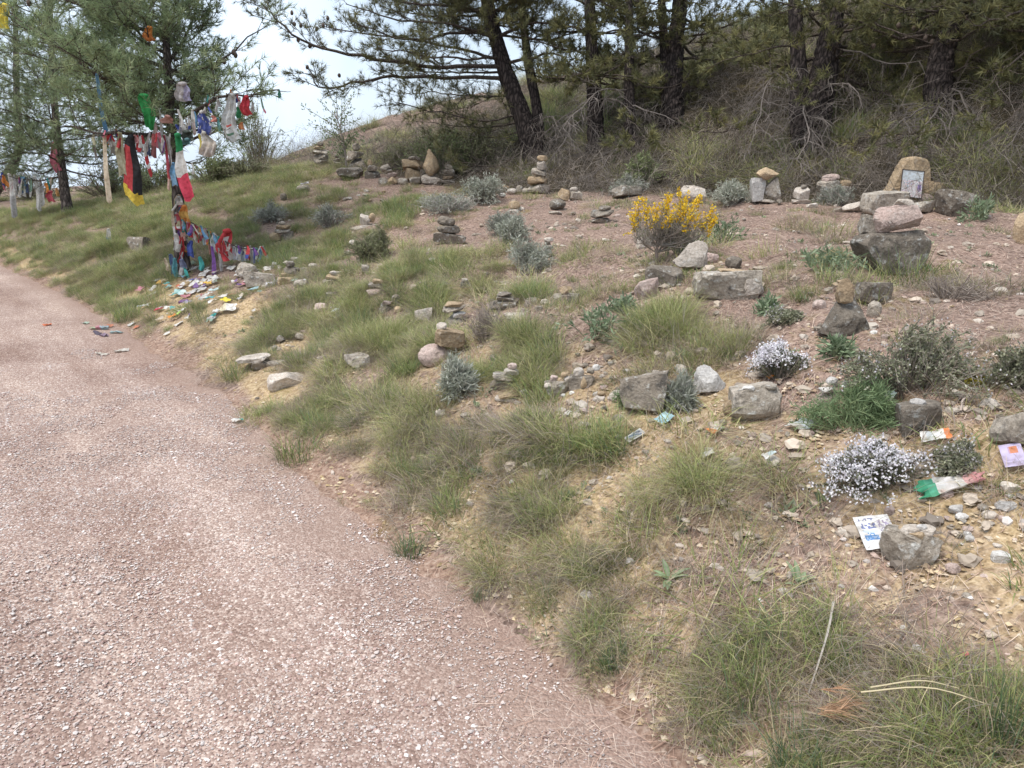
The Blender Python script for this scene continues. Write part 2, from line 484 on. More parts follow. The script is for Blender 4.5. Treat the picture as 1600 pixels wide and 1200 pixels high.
def path_mat():
    m, t, out = new_mat('gravel_path')
    ge = N(t, 'ShaderNodeNewGeometry')
    vo = N(t, 'ShaderNodeTexVoronoi', i_Scale=120.0, i_Randomness=1.0)
    t.links.new(ge.outputs['Position'], vo.inputs['Vector'])
    sp = N(t, 'ShaderNodeSeparateColor'); t.links.new(vo.outputs['Color'], sp.inputs['Color'])
    r = ramp(t, [(0.0, (0.205, 0.148, 0.125)), (0.35, (0.345, 0.258, 0.222)), (0.7, (0.45, 0.358, 0.315)), (0.9, (0.60, 0.52, 0.47)), (1.0, (0.70, 0.65, 0.60))])
    t.links.new(sp.outputs['Red'], r.inputs['Fac'])
    n1 = N(t, 'ShaderNodeTexNoise', i_Scale=1.3, i_Detail=3.0, i_Roughness=0.6); t.links.new(ge.outputs['Position'], n1.inputs['Vector'])
    r1 = ramp(t, [(0.3, (0.82, 0.77, 0.75)), (0.7, (1.15, 1.13, 1.1))]); t.links.new(n1.outputs['Fac'], r1.inputs['Fac'])
    c = mixc(t, 1.0, r.outputs['Color'], r1.outputs['Color'], 'MULTIPLY')
    n2 = N(t, 'ShaderNodeTexNoise', i_Scale=60.0, i_Detail=2.0, i_Roughness=0.7); t.links.new(ge.outputs['Position'], n2.inputs['Vector'])
    r2 = ramp(t, [(0.42, (0, 0, 0)), (0.62, (0.6,) * 3)]); t.links.new(n2.outputs['Fac'], r2.inputs['Fac'])
    c = mixc(t, r2.outputs['Color'], c, (0.30, 0.212, 0.178))
    mp = N(t, 'ShaderNodeCombineXYZ')
    for ax, vec in (('X', (-0.63 * .22, 0.78 * .22, 0)), ('Y', (0.78 * 1.4, 0.63 * 1.4, 0))):
        dt = N(t, 'ShaderNodeVectorMath', operation='DOT_PRODUCT'); dt.inputs[1].default_value = vec
        t.links.new(ge.outputs['Position'], dt.inputs[0]); t.links.new(dt.outputs['Value'], mp.inputs[ax])
    n4 = N(t, 'ShaderNodeTexNoise', i_Scale=1.6, i_Detail=3.0, i_Roughness=0.6); t.links.new(mp.outputs[0], n4.inputs['Vector'])
    r4 = ramp(t, [(0.34, (0.80, 0.73, 0.69)), (0.5, (1.0, 0.97, 0.95)), (0.66, (1.16, 1.15, 1.12))]); t.links.new(n4.outputs['Fac'], r4.inputs['Fac'])
    c = mixc(t, 1.0, c, r4.outputs['Color'], 'MULTIPLY')
    at = N(t, 'ShaderNodeAttribute', attribute_name='Col')     # reddish loose soil along the rim
    c = mixc(t, at.outputs['Color'], c, (0.31, 0.215, 0.17))
    p = N(t, 'ShaderNodeBsdfPrincipled', i_Roughness=0.95); p.inputs['Specular IOR Level'].default_value = 0.15
    t.links.new(c, p.inputs['Base Color'])
    b = N(t, 'ShaderNodeBump', i_Strength=0.7, i_Distance=0.008, invert=True); t.links.new(vo.outputs['Distance'], b.inputs['Height'])
    t.links.new(b.outputs[0], p.inputs['Normal']); t.links.new(p.outputs[0], out.inputs['Surface'])
    return m

# ------------------------------------------------------------------ ground sheet and path
def build_ground():
    rr = np.exp(np.linspace(math.log(0.25), math.log(420), 300))
    rr = np.concatenate([[0.0], rr])
    fine = np.radians(np.linspace(-62, 62, 380)); rest = np.radians(np.linspace(62, 298, 60)[1:-1])
    th = np.concatenate([fine, rest])
    R, TH = np.meshgrid(rr, th, indexing='ij')
    X = R * np.sin(TH); Y = R * np.cos(TH)
    d = edge_d(X, Y); s = along(X, Y)
    Z = H(X, Y) + 0.025 * fbm(X * 9, Y * 9, 4.0, 2) * smooth01(d / 0.25) - 0.035 * smooth01((-d - 0.05) / 0.15)
    n, mth = X.shape
    i = np.arange(n - 1)[:, None] * mth; j = np.arange(mth)[None]; k = (j + 1) % mth
    q = np.stack([i + j, i + mth + j, i + mth + k, i + k], -1).reshape(-1, 4)
    T = np.concatenate([q[:, [0, 2, 1]], q[:, [0, 3, 2]]])
    nz = fbm(X * 1.1, Y * 1.1, 8.0, 3)
    C = np.zeros((n, mth, 3))
    C[..., 0] = 1 - smooth01((d + 0.02 + nz * 0.3) / 0.3)
    bank = smooth01(d / 0.25) * (1 - smooth01((d - np.interp(s, [-2, 1, 4, 7, 10], [1.5, 1.15, 0.9, 0.7, 0.3])) / 0.7))
    C[..., 1] = np.clip(bank * (0.75 + 0.9 * nz), 0, 1) + 0.28 * np.clip(nz, 0, 1) + 0.3 * smooth01((0.6 - s) / 2.5) * smooth01(d / .3)
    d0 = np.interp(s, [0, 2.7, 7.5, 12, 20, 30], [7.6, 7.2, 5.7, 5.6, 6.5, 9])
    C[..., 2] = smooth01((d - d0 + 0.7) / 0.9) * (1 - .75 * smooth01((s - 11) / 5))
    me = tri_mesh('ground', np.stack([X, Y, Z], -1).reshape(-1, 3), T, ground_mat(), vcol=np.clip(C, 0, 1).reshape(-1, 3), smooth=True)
    tag(obj('ground', me), 'earth bank, terrace and pine hillside beside the gravel path', None, None, 'structure')

def build_path():
    # sweep the edge polyline; the rim wanders as gravel spills on to the soil
    line = spline(EDGE[:-1], 500)
    tg = np.gradient(line, axis=0); tg /= np.linalg.norm(tg, axis=1, keepdims=True)
    nr = np.stack([tg[:, 1], -tg[:, 0]], -1)           # towards the bank
    ds = np.concatenate([[0.0], -np.exp(np.linspace(math.log(0.04), math.log(5.2), 28))])
    sv = np.arange(500) * 0.09
    wob = 0.14 * fbm(sv * 1.3, sv * 0 + 3, 3.0, 4)
    D = ds[None] + wob[:, None] * np.exp(ds[None] * 1.5)
    X = line[:, 0, None] + nr[:, 0, None] * D; Y = line[:, 1, None] + nr[:, 1, None] * D
    Z = 0.006 + 0.012 * fbm(X * 1.2, Y * 1.2, 6.0, 2) * smooth01(-D / 0.6) + np.where(ds[None] == 0, -0.006, 0)
    n, k = X.shape
    i = np.arange(n - 1)[:, None] * k; j = np.arange(k - 1)[None]
    q = np.stack([i + j, i + j + 1, i + k + j + 1, i + k + j], -1).reshape(-1, 4)
    T = np.concatenate([q[:, [0, 2, 1]], q[:, [0, 3, 2]]])[:, ::-1]
    me = tri_mesh('gravel_path', np.stack([X, Y, Z], -1).reshape(-1, 3), T, path_mat(), vcol=np.repeat((.62 * (1 - smooth01((-D - .02 + .22 * fbm(X * 1.6, Y * 1.6, 13, 3)) / .42))).reshape(-1, 1), 3, 1), smooth=True)
    tag(obj('path', me), 'wide pinkish gravel path curving away', None, None, 'structure')

build_ground()
build_path()

# ------------------------------------------------------------------ small plant and stone prototypes
def rcol(base, n, var=0.15, rs=RS):
    base = np.asarray(base, float)
    return np.clip(base[None] * (1 + rs.uniform(-var, var, (n, 1))) * (1 + rs.uniform(-var * .4, var * .4, (n, 3))), 0, 1)

def blades(n, R, L, lean, curve, width, cols, wts, flat=1.0, base_off=None):
    """n ribbon blades growing from a patch of radius R -> V, T, C"""
    az = RS.uniform(0, 2 * math.pi, n)
    r = R * np.sqrt(RS.uniform(0, 1, n)); pa = RS.uniform(0, 2 * math.pi, n)
    base = np.stack([r * np.cos(pa), r * np.sin(pa), np.full(n, -0.015)], -1)
    if base_off is not None: base = base + base_off
    az = np.where(RS.uniform(0, 1, n) < 0.6, pa + RS.normal(0, 0.6, n), az)
    ln = RS.uniform(L[0], L[1], n); th = RS.uniform(lean[0], lean[1], n); cv = RS.uniform(curve[0], curve[1], n)
    wd = RS.uniform(0.7, 1.3, n) * width
    hd = np.stack([np.cos(az), np.sin(az), np.zeros(n)], -1)
    tw = RS.uniform(-0.8, 0.8, n)
    sd = np.stack([-np.sin(az + tw), np.cos(az + tw), np.zeros(n)], -1)
    pts = [base]; seg = ln / 3
    for k in range(3):
        a = th + cv * (k + 0.5) / 3
        step = hd * (np.sin(a) * seg)[:, None]; step[:, 2] = np.cos(a) * seg * flat
        pts.append(pts[-1] + step)
    V = np.stack([pts[0] - sd * wd[:, None] / 2, pts[0] + sd * wd[:, None] / 2,
                  pts[1] - sd * wd[:, None] * .45, pts[1] + sd * wd[:, None] * .45,
                  pts[2] - sd * wd[:, None] * .32, pts[2] + sd * wd[:, None] * .32, pts[3]], 1)
    o = (np.arange(n) * 7)[:, None]
    T = np.concatenate([o + np.array(t)[None] for t in ((0, 1, 3), (0, 3, 2), (2, 3, 5), (2, 5, 4), (4, 5, 6))])
    ci = RS.choice(len(cols), n, p=np.array(wts) / sum(wts))
    c = np.asarray(cols, float)[ci] * (1 + RS.uniform(-.3, .3, (n, 1)))
    C = np.repeat(c[:, None], 7, 1)
    return V.reshape(-1, 3), T, np.clip(C.reshape(-1, 3), 0, 1)

GREEN = (0.205, 0.255, 0.085); GREEN2 = (0.30, 0.33, 0.125); BLUEG = (0.15, 0.225, 0.115); STRAW = (0.54, 0.45, 0.28); PALE = (0.45, 0.42, 0.21)
DRYB = (0.34, 0.26, 0.19); OLIVE = (0.28, 0.265, 0.105)
GREY = (0.33, 0.285, 0.24)

def tuft_mesh(kind, name='grass_tuft'):
    a = Acc()
    if kind == 'green':        # upright fresh tuft
        a.add(*blades(200, .15, (.12, .31), (.0, .8), (.2, 1.2), .0040, (GREEN, GREEN2, BLUEG, PALE), (5, 4, 2, 1)))
        a.add(*blades(150, .22, (.08, .26), (.5, 1.5), (.2, 1.0), .0032, (STRAW, DRYB, GREY), (3, 2, 2)))
    elif kind == 'weep':       # long arching tussock with a dead skirt
        a.add(*blades(250, .17, (.18, .44), (.1, 1.0), (.7, 1.8), .0036, (GREEN, GREEN2, OLIVE, PALE), (3, 4, 3, 3)))
        a.add(*blades(300, .24, (.14, .42), (.7, 1.5), (.2, 1.1), .0029, (STRAW, DRYB, GREY, PALE), (3, 2, 3, 2)))
    elif kind == 'mix':
        a.add(*blades(130, .20, (.10, .28), (.1, 1.0), (.3, 1.4), .0040, (GREEN, GREEN2, OLIVE, PALE), (3, 3, 3, 2)))
        a.add(*blades(190, .26, (.08, .26), (.6, 1.5), (.2, 1.1), .0034, (STRAW, DRYB, GREY), (3, 2, 2)))
    elif kind == 'dry':        # dead grey-brown tangle
        a.add(*blades(240, .23, (.10, .32), (.5, 1.5), (.1, 1.1), .0034, (DRYB, GREY, STRAW, (0.30, 0.24, 0.20)), (3, 3, 1, 3)))
        a.add(*blades(30, .14, (.08, .18), (.1, .8), (.4, 1.4), .004, (OLIVE, GREEN), (1, 1)))
    elif kind == 'low':        # short turf
        a.add(*blades(150, .16, (.05, .12), (.1, 1.0), (.3, 1.0), .0045, (GREEN, BLUEG, OLIVE, STRAW), (4, 2, 3, 2)))
    elif kind == 'blue':       # bluish spiky
        a.add(*blades(220, .11, (.12, .28), (.0, .7), (.1, .7), .0048, ((.115, .18, .095), (.15, .215, .115), GREEN, STRAW), (4, 3, 2, 1)))
    elif kind == 'spike':      # tall rush stems
        a.add(*blades(70, .07, (.30, .52), (.0, .35), (.0, .35), .0052, ((.115, .18, .085), (.15, .215, .10), STRAW), (5, 3, 1)))
        a.add(*blades(90, .11, (.10, .22), (.1, .8), (.2, .9), .0045, (GREEN, BLUEG, OLIVE), (4, 2, 3)))
    return a.mesh(name, M_GRASS)

def seedling_mesh():
    a = Acc()
    for i in range(16):
        az, el, L = RS.uniform(0, 6.283), RS.uniform(.2, 1.3), RS.uniform(.03, .075)
        d = np.array([math.cos(az) * math.cos(el), math.sin(az) * math.cos(el), math.sin(el)]); sd = np.array([-math.sin(az), math.cos(az), 0]) * L * .16
        p0 = np.array([RS.normal(0, .02), RS.normal(0, .02), 0])
        c = np.array([(.24, .28, .17), (.30, .33, .22), (.19, .23, .12)][RS.randint(3)]) * RS.uniform(.8, 1.2)
        a.add([p0, p0 + d * L * .5 + sd, p0 + d * L, p0 + d * L * .5 - sd], [(0, 1, 2), (0, 2, 3)], c)
    return a.mesh('seedling', M_GRASS)

TUFTS = {k: [tuft_mesh(k) for _ in range(n)] for k, n in (('green', 3), ('weep', 3), ('mix', 3), ('dry', 4), ('low', 3), ('blue', 2), ('spike', 2))}
TUFTS['seed'] = [seedling_mesh() for _ in range(4)]

def _ico():
    p = (1 + 5 ** .5) / 2
    v = np.array([(-1, p, 0), (1, p, 0), (-1, -p, 0), (1, -p, 0), (0, -1, p), (0, 1, p), (0, -1, -p), (0, 1, -p), (p, 0, -1), (p, 0, 1), (-p, 0, -1), (-p, 0, 1)], float)
    v /= np.linalg.norm(v[0])
    f = [(0, 11, 5), (0, 5, 1), (0, 1, 7), (0, 7, 10), (0, 10, 11), (1, 5, 9), (5, 11, 4), (11, 10, 2), (10, 7, 6), (7, 1, 8),
         (3, 9, 4), (3, 4, 2), (3, 2, 6), (3, 6, 8), (3, 8, 9), (4, 9, 5), (2, 4, 11), (6, 2, 10), (8, 6, 7), (9, 8, 1)]
    return v, np.array(f)

def _sub(v, f):
    cache = {}; v = list(map(tuple, v)); out = []
    def mid(a, b):
        k = (min(a, b), max(a, b))
        if k not in cache:
            m = np.array(v[a]) + np.array(v[b]); v.append(tuple(m / np.linalg.norm(m))); cache[k] = len(v) - 1
        return cache[k]
    for a, b, c in f:
        x, y, z = mid(a, b), mid(b, c), mid(c, a)
        out += [(a, x, z), (b, y, x), (c, z, y), (x, y, z)]
    return np.array(v), np.array(out)

ICO0 = _ico(); ICO1 = _sub(*ICO0); ICO2 = _sub(*ICO1); ICO3 = _sub(*ICO2)

def stone_geo(kind='block', ico=ICO3, rough=0.05):
    """a weathered stone filling the unit box, resting on z = 0"""
    v, f = ico[0].copy(), ico[1]
    ex = {'slab': .62, 'block': .6, 'wedge': .7, 'upright': .7, 'cobble': .8, 'round': 1.0}[kind]
    v = np.sign(v) * np.abs(v) ** ex; v = v @ np.array(Euler((RS.normal(0, .12), RS.normal(0, .12), RS.uniform(0, .5))).to_matrix()).T
    cuts = {'slab': 9, 'block': 9, 'round': 4, 'wedge': 8, 'upright': 7, 'cobble': 6}[kind]
    lo = {'slab': .55, 'block': .5, 'round': .75, 'wedge': .42, 'upright': .5, 'cobble': .62}[kind]
    for i in range(cuts):
        n = RS.normal(0, 1, 3)
        if kind in ('slab', 'block') and i < 4:
            n = np.array([(0, 0, 1), (0, 0, -1), (1, 0, 0), (0, -1, 0)][i], float) + RS.normal(0, .22, 3)
        n /= np.linalg.norm(n)
        h = RS.uniform(lo, lo + .25) * (1.25 if i >= 4 or kind not in ('slab', 'block') else 1.0)
        d = v @ n
        v = np.where((d > h)[:, None], v - n[None] * ((d - h) * RS.uniform(.93, 1.0))[:, None], v)
    if kind == 'wedge':
        v[:, 2] *= 1 - .45 * v[:, 0]
    if kind == 'upright':
        k = 1 - .35 * np.clip(v[:, 2], -1, 1)
        v[:, 0] *= k; v[:, 1] *= k
    # rough chipped surface
    s1 = RS.uniform(0, 50)
    nz = vnoise(v[:, 0] * 2.5 + s1, v[:, 1] * 2.5 + v[:, 2] * 1.9, 3) + .6 * vnoise(v[:, 2] * 5 + s1, v[:, 0] * 5 - v[:, 1] * 4.2, 6) + .35 * vnoise(v[:, 1] * 11 + s1, v[:, 2] * 11 + v[:, 0] * 9, 7)
    v = v * (1 + rough * 2.2 * nz)[:, None]
    mn, mx = v.min(0), v.max(0)
    v = (v - (mn + mx) / 2) / (mx - mn)
    v[:, 2] += .5
    return v, f

def smooth_by_angle(me):
    return me

STONES = {k: [tri_mesh('stone', *stone_geo(k), M_ST['grey'], smooth=False) for _ in range(n)]
          for k, n in (('slab', 7), ('block', 7), ('round', 5), ('wedge', 5), ('upright', 4), ('cobble', 6))}
SMALL = {k: [tri_mesh('stone', *stone_geo(k, ICO2), M_ST['grey'], smooth=False) for _ in range(n)]
         for k, n in (('slab', 5), ('block', 5), ('round', 4), ('wedge', 4), ('upright', 3), ('cobble', 4))}

# ------------------------------------------------------------------ scattering of uncountable stuff
def align_eulers(nrm, yaw, amount=1.0):
    out = np.zeros((len(nrm), 3))
    for i, (n, a) in enumerate(zip(nrm, yaw)):
        v = Vector((n[0] * amount, n[1] * amount, n[2])).normalized()
        q = Vector((0, 0, 1)).rotation_difference(v)
        out[i] = (q.to_matrix() @ Matrix.Rotation(a, 3, 'Z')).to_euler()
    return out

def scatter(name, meshes, pts, rot, scl, idx, label):
    src = bpy.data.collections.new(name + '_kinds')
    for i, me in enumerate(meshes):
        o = bpy.data.objects.new('%s_kind_%03d' % (name, i), me); src.objects.link(o)
    me = bpy.data.meshes.new(name)
    me.vertices.add(len(pts)); me.vertices.foreach_set('co', np.asarray(pts, np.float32).ravel())
    a = me.attributes.new('rot', 'FLOAT_VECTOR', 'POINT'); a.data.foreach_set('vector', np.asarray(rot, np.float32).ravel())
    scl = np.asarray(scl, np.float32)
    if scl.ndim == 1: scl = np.repeat(scl[:, None], 3, 1)
    a = me.attributes.new('scl', 'FLOAT_VECTOR', 'POINT'); a.data.foreach_set('vector', scl.ravel())
    a = me.attributes.new('idx', 'INT', 'POINT'); a.data.foreach_set('value', np.asarray(idx, np.int32))
    o = obj(name, me)
    g = bpy.data.node_groups.new(name, 'GeometryNodeTree')
    g.interface.new_socket('Geometry', in_out='INPUT', socket_type='NodeSocketGeometry')
    g.interface.new_socket('Geometry', in_out='OUTPUT', socket_type='NodeSocketGeometry')
    gi = g.nodes.new('NodeGroupInput'); go = g.nodes.new('NodeGroupOutput')
    ip = g.nodes.new('GeometryNodeInstanceOnPoints'); ci = g.nodes.new('GeometryNodeCollectionInfo')
    ci.inputs['Collection'].default_value = src
    ci.inputs['Separate Children'].default_value = True; ci.inputs['Reset Children'].default_value = True
    ip.inputs['Pick Instance'].default_value = True
    def na(n, ty):
        x = g.nodes.new('GeometryNodeInputNamedAttribute'); x.data_type = ty; x.inputs['Name'].default_value = n
        return x.outputs['Attribute']
    er = g.nodes.new('FunctionNodeEulerToRotation')
    g.links.new(na('rot', 'FLOAT_VECTOR'), er.inputs[0])
    g.links.new(gi.outputs[0], ip.inputs['Points']); g.links.new(ci.outputs[0], ip.inputs['Instance'])
    g.links.new(na('idx', 'INT'), ip.inputs['Instance Index'])
    g.links.new(er.outputs[0], ip.inputs['Rotation']); g.links.new(na('scl', 'FLOAT_VECTOR'), ip.inputs['Scale'])
    g.links.new(ip.outputs[0], go.inputs[0])
    m = o.modifiers.new('scatter', 'NODES'); m.node_group = g
    tag(o, label, None, None, 'stuff')
    return o

def logpolar(n, r0, r1, half=55):
    r = np.exp(RS.uniform(math.log(r0), math.log(r1), n)); th = np.radians(RS.uniform(-half, half, n))
    return r * np.sin(th), r * np.cos(th)

PEBC = [(.58, .49, .445), (.66, .59, .55), (.44, .31, .27), (.53, .42, .37), (.32, .21, .18), (.56, .49, .45), (.36, .32, .30)]
def pebble_patch(n, R, size, cols=PEBC, wts=(4, 2.5, 3, 4, 2, 3, 1), ico=ICO0):
    a = Acc(); cols = np.asarray(cols)
    for i in range(n):
        v = ico[0] * (1 + RS.uniform(-.25, .25, (len(ico[0]), 1)))
        s = RS.uniform(*size) * (1 if RS.rand() > .08 else 1.7)
        v = v * np.array([RS.uniform(.7, 1.2), RS.uniform(.6, 1), RS.uniform(.35, .65)]) * s / 2
        c, sn = math.cos(i * 2.4), math.sin(i * 2.4)
        v = v @ np.array([[c, sn, 0], [-sn, c, 0], [0, 0, 1]])
        r = R * math.sqrt(RS.rand()); t = RS.uniform(0, 2 * math.pi)
        col = cols[RS.choice(len(cols), p=np.array(wts) / sum(wts))] * RS.uniform(.8, 1.15)
        a.add(v + np.array([r * math.cos(t), r * math.sin(t), s * .12]), ico[1], col)
    return a.mesh('pebbles', M_PEB)

def build_gravel():
    me = []
    for k in range(6):
        a = Acc(); cols = np.asarray(PEBC)
        for i in range(215):
            v = ICO0[0] * (1 + RS.uniform(-.38, .3, (12, 1)))
            q = RS.rand()
            sz = RS.uniform(.0042, .0105) if q < .94 else RS.uniform(.0105, .021)
            v = v * np.array([RS.uniform(.7, 1.2), RS.uniform(.5, 1), RS.uniform(.3, .6)]) * sz / 2
            c, sn = math.cos(i * 2.4), math.sin(i * 2.4)
            v = v @ np.array([[c, sn, 0], [-sn, c, 0], [0, 0, 1]])
            col = cols[RS.choice(len(cols), p=np.array((4, 2.5, 3, 4, 2, 3, 1)) / 19.5)] * RS.uniform(.8, 1.15)
            a.add(v + np.array([RS.uniform(-.1, .1), RS.uniform(-.1, .1), sz * .12]), ICO0[1], col)
        me.append(a.mesh('pebbles', M_PEB))
    gx, gy = np.meshgrid(np.arange(-5.4, 1.8, .17), np.arange(.6, 8.2, .17))
    x = gx.ravel() + RS.uniform(-.03, .03, gx.size); y = gy.ravel() + RS.uniform(-.03, .03, gx.size)
    d = edge_d(x, y); r = np.hypot(x, y)
    keep = (d < -0.07 + .08 * RS.uniform(-1, 1, len(x))) & (r < 4.5 + 3.2 * RS.rand(len(x))) & (np.abs(np.arctan2(x, y)) < .85) & (RS.rand(len(x)) < np.where(d > -.45, .7, 1))
    x, y = x[keep], y[keep]
    yaw = RS.randint(0, 4, len(x)) * math.pi / 2 + RS.uniform(-.15, .15, len(x))
    scatter('gravel', me, np.stack([x, y, np.full(len(x), .008)], -1), np.stack([x * 0, x * 0, yaw], -1), RS.uniform(.9, 1.1, len(x)), RS.randint(0, 6, len(x)),
            'loose pinkish and pale gravel covering the path')

def build_litter():
    red = np.array([(.37, .24, .18), (.43, .30, .235), (.25, .16, .125), (.52, .41, .33), (.34, .27, .23)])
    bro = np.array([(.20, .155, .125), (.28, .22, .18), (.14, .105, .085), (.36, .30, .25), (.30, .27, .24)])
    n = 260000
    x, y = logpolar(n, 1.3, 18)
    d = edge_d(x, y); s = along(x, y)
    nz = fbm(x * 1.3, y * 1.3, 21, 2); nf = fbm(x * 6, y * 6, 22, 2)
    lim = np.interp(s, [-2, 0, 2, 5, 9], [1.5, 1.5, 1.3, 1.0, .6])
    pr = np.where(d > lim + nz, .95, np.where(d > .05, .16 + 1.0 * nz, np.where(d > -.25 + .5 * nz, np.where(s < 2.5, .07, .2), .008)))
    k = RS.rand(n) < pr * (1 + .8 * nf)
    x, y, d, s = x[k], y[k], d[k], s[k]; n = len(x)
    d0 = np.interp(s, [0, 2.7, 7.5, 12, 20, 30], [7.6, 7.2, 5.7, 5.6, 6.5, 9])
    fr = d > d0 - .5
    az = RS.uniform(0, 6.283, n); hl = RS.uniform(.016, .04, n) * np.where(fr, 1.5, 1)
    ex, ey = np.cos(az) * hl, np.sin(az) * hl
    wd = .0009 * np.maximum(1, np.hypot(x, y) / 5)
    sx, sy = -np.sin(az) * wd, np.cos(az) * wd
    zl = .004 + RS.rand(n) ** 2 * .012
    z0 = np.where(d < 0, .008, H(x - ex, y - ey)) + zl; z1 = np.where(d < 0, .008, H(x + ex, y + ey)) + zl + RS.rand(n) * .008
    V = np.stack([np.stack([x - ex - sx, y - ey - sy, z0], -1), np.stack([x - ex + sx, y - ey + sy, z0], -1),
                  np.stack([x + ex + sx * .5, y + ey + sy * .5, z1], -1), np.stack([x + ex - sx * .5, y + ey - sy * .5, z1], -1)], 1)
    o = (np.arange(n) * 4)[:, None]
    T = np.concatenate([o + np.array([[0, 1, 2]]), o + np.array([[0, 2, 3]])])
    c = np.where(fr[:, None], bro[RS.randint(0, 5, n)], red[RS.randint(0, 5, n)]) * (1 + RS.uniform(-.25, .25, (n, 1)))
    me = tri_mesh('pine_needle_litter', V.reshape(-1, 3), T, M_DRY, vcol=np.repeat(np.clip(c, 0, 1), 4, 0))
    tag(obj('pine_needle_litter', me), 'fallen dry pine needles strewn over the terrace and bank', None, None, 'stuff')

OCT = (np.array([(1, 0, 0), (-1, 0, 0), (0, 1, 0), (0, -1, 0), (0, 0, 1), (0, 0, -1)], float),
       np.array([(0, 2, 4), (2, 1, 4), (1, 3, 4), (3, 0, 4), (2, 0, 5), (1, 2, 5), (3, 1, 5), (0, 3, 5)]))

def lumps(x, y, z, size, col, base, name, label):
    n = len(x); bv, bf = base; m = len(bv)
    v = bv[None] * (1 + RS.uniform(-.35, .35, (n, m, 1)))
    v = v * np.stack([RS.uniform(.7, 1.3, n), RS.uniform(.6, 1.1, n), RS.uniform(.35, .75, n)], -1)[:, None] * (size / 2)[:, None, None]
    a = RS.uniform(0, 6.283, n); c, sn = np.cos(a)[:, None], np.sin(a)[:, None]
    V = np.stack([v[..., 0] * c - v[..., 1] * sn + x[:, None], v[..., 0] * sn + v[..., 1] * c + y[:, None], v[..., 2] + z[:, None]], -1)
    T = (np.arange(n) * m)[:, None, None] + bf[None]
    me = tri_mesh(name, V.reshape(-1, 3), T.reshape(-1, 3), M_PEB, vcol=np.repeat(np.clip(col, 0, 1), m, 0))
    tag(obj(name, me), label, None, None, 'stuff')

def build_loose_stones():
    so = np.array([(.50, .39, .25), (.42, .32, .20), (.56, .46, .34), (.36, .27, .18), (.33, .24, .13)])
    x, y = logpolar(95000, 1.3, 12)
    d = edge_d(x, y); s = along(x, y); nz = fbm(x * 1.1, y * 1.1, 8.0, 3); nf = fbm(x * 5, y * 5, 9, 2)
    lim = np.interp(s, [-3, 0, 2, 4, 8], [2.6, 2.0, 1.4, 1.1, .8])
    k = (d > .03) & (RS.rand(len(x)) < np.where(d < lim + nz, .75 + nf, .06))
    x, y = x[k], y[k]; n = len(x)
    size = .005 + .026 * RS.rand(n) ** 2.4
    lumps(x, y, H(x, y) + size * .1, size, so[RS.randint(0, 5, n)] * RS.uniform(.75, 1.15, (n, 1)), OCT, 'soil_crumbs', 'crumbled ochre soil on the worn bank')
    rc = np.array([(.40, .33, .26), (.48, .40, .32), (.32, .27, .22), (.50, .44, .37), (.24, .20, .165)])
    x, y = logpolar(2600, 2.4, 12, 40)
    d = edge_d(x, y); nz = fbm(x * .8, y * .8, 28.0, 3)
    k = (d > .5) & (d < 5.5) & (RS.rand(len(x)) < .45 + 1.2 * nz)
    x, y = x[k], y[k]; n = len(x)
    size = .025 + .05 * RS.rand(n) ** 2
    lumps(x, y, H(x, y) + size * .12, size, rc[RS.randint(0, 5, n)] * RS.uniform(.75, 1.15, (n, 1)), ICO1, 'loose_rubble', 'fist sized rubble strewn between the cairns')
    pc = np.array([(.60, .51, .43), (.68, .62, .57), (.50, .38, .32), (.44, .39, .35), (.56, .45, .36)])
    x, y = logpolar(5200, 1.3, 14)
    d = edge_d(x, y); s = along(x, y); nz = fbm(x * .9, y * .9, 18.0, 3)
    k = (d > .05) & (d < 6.6) & (RS.rand(len(x)) < np.where((s < 1.2) & (d > .5), .8, .4) + nz)
    x, y = x[k], y[k]; n = len(x)
    size = .010 + .034 * RS.rand(n) ** 3
    lumps(x, y, H(x, y) + size * .15, size, pc[RS.randint(0, 5, n)] * RS.uniform(.75, 1.1, (n, 1)), ICO0, 'loose_pebbles', 'small pale pebbles scattered over bank and terrace')

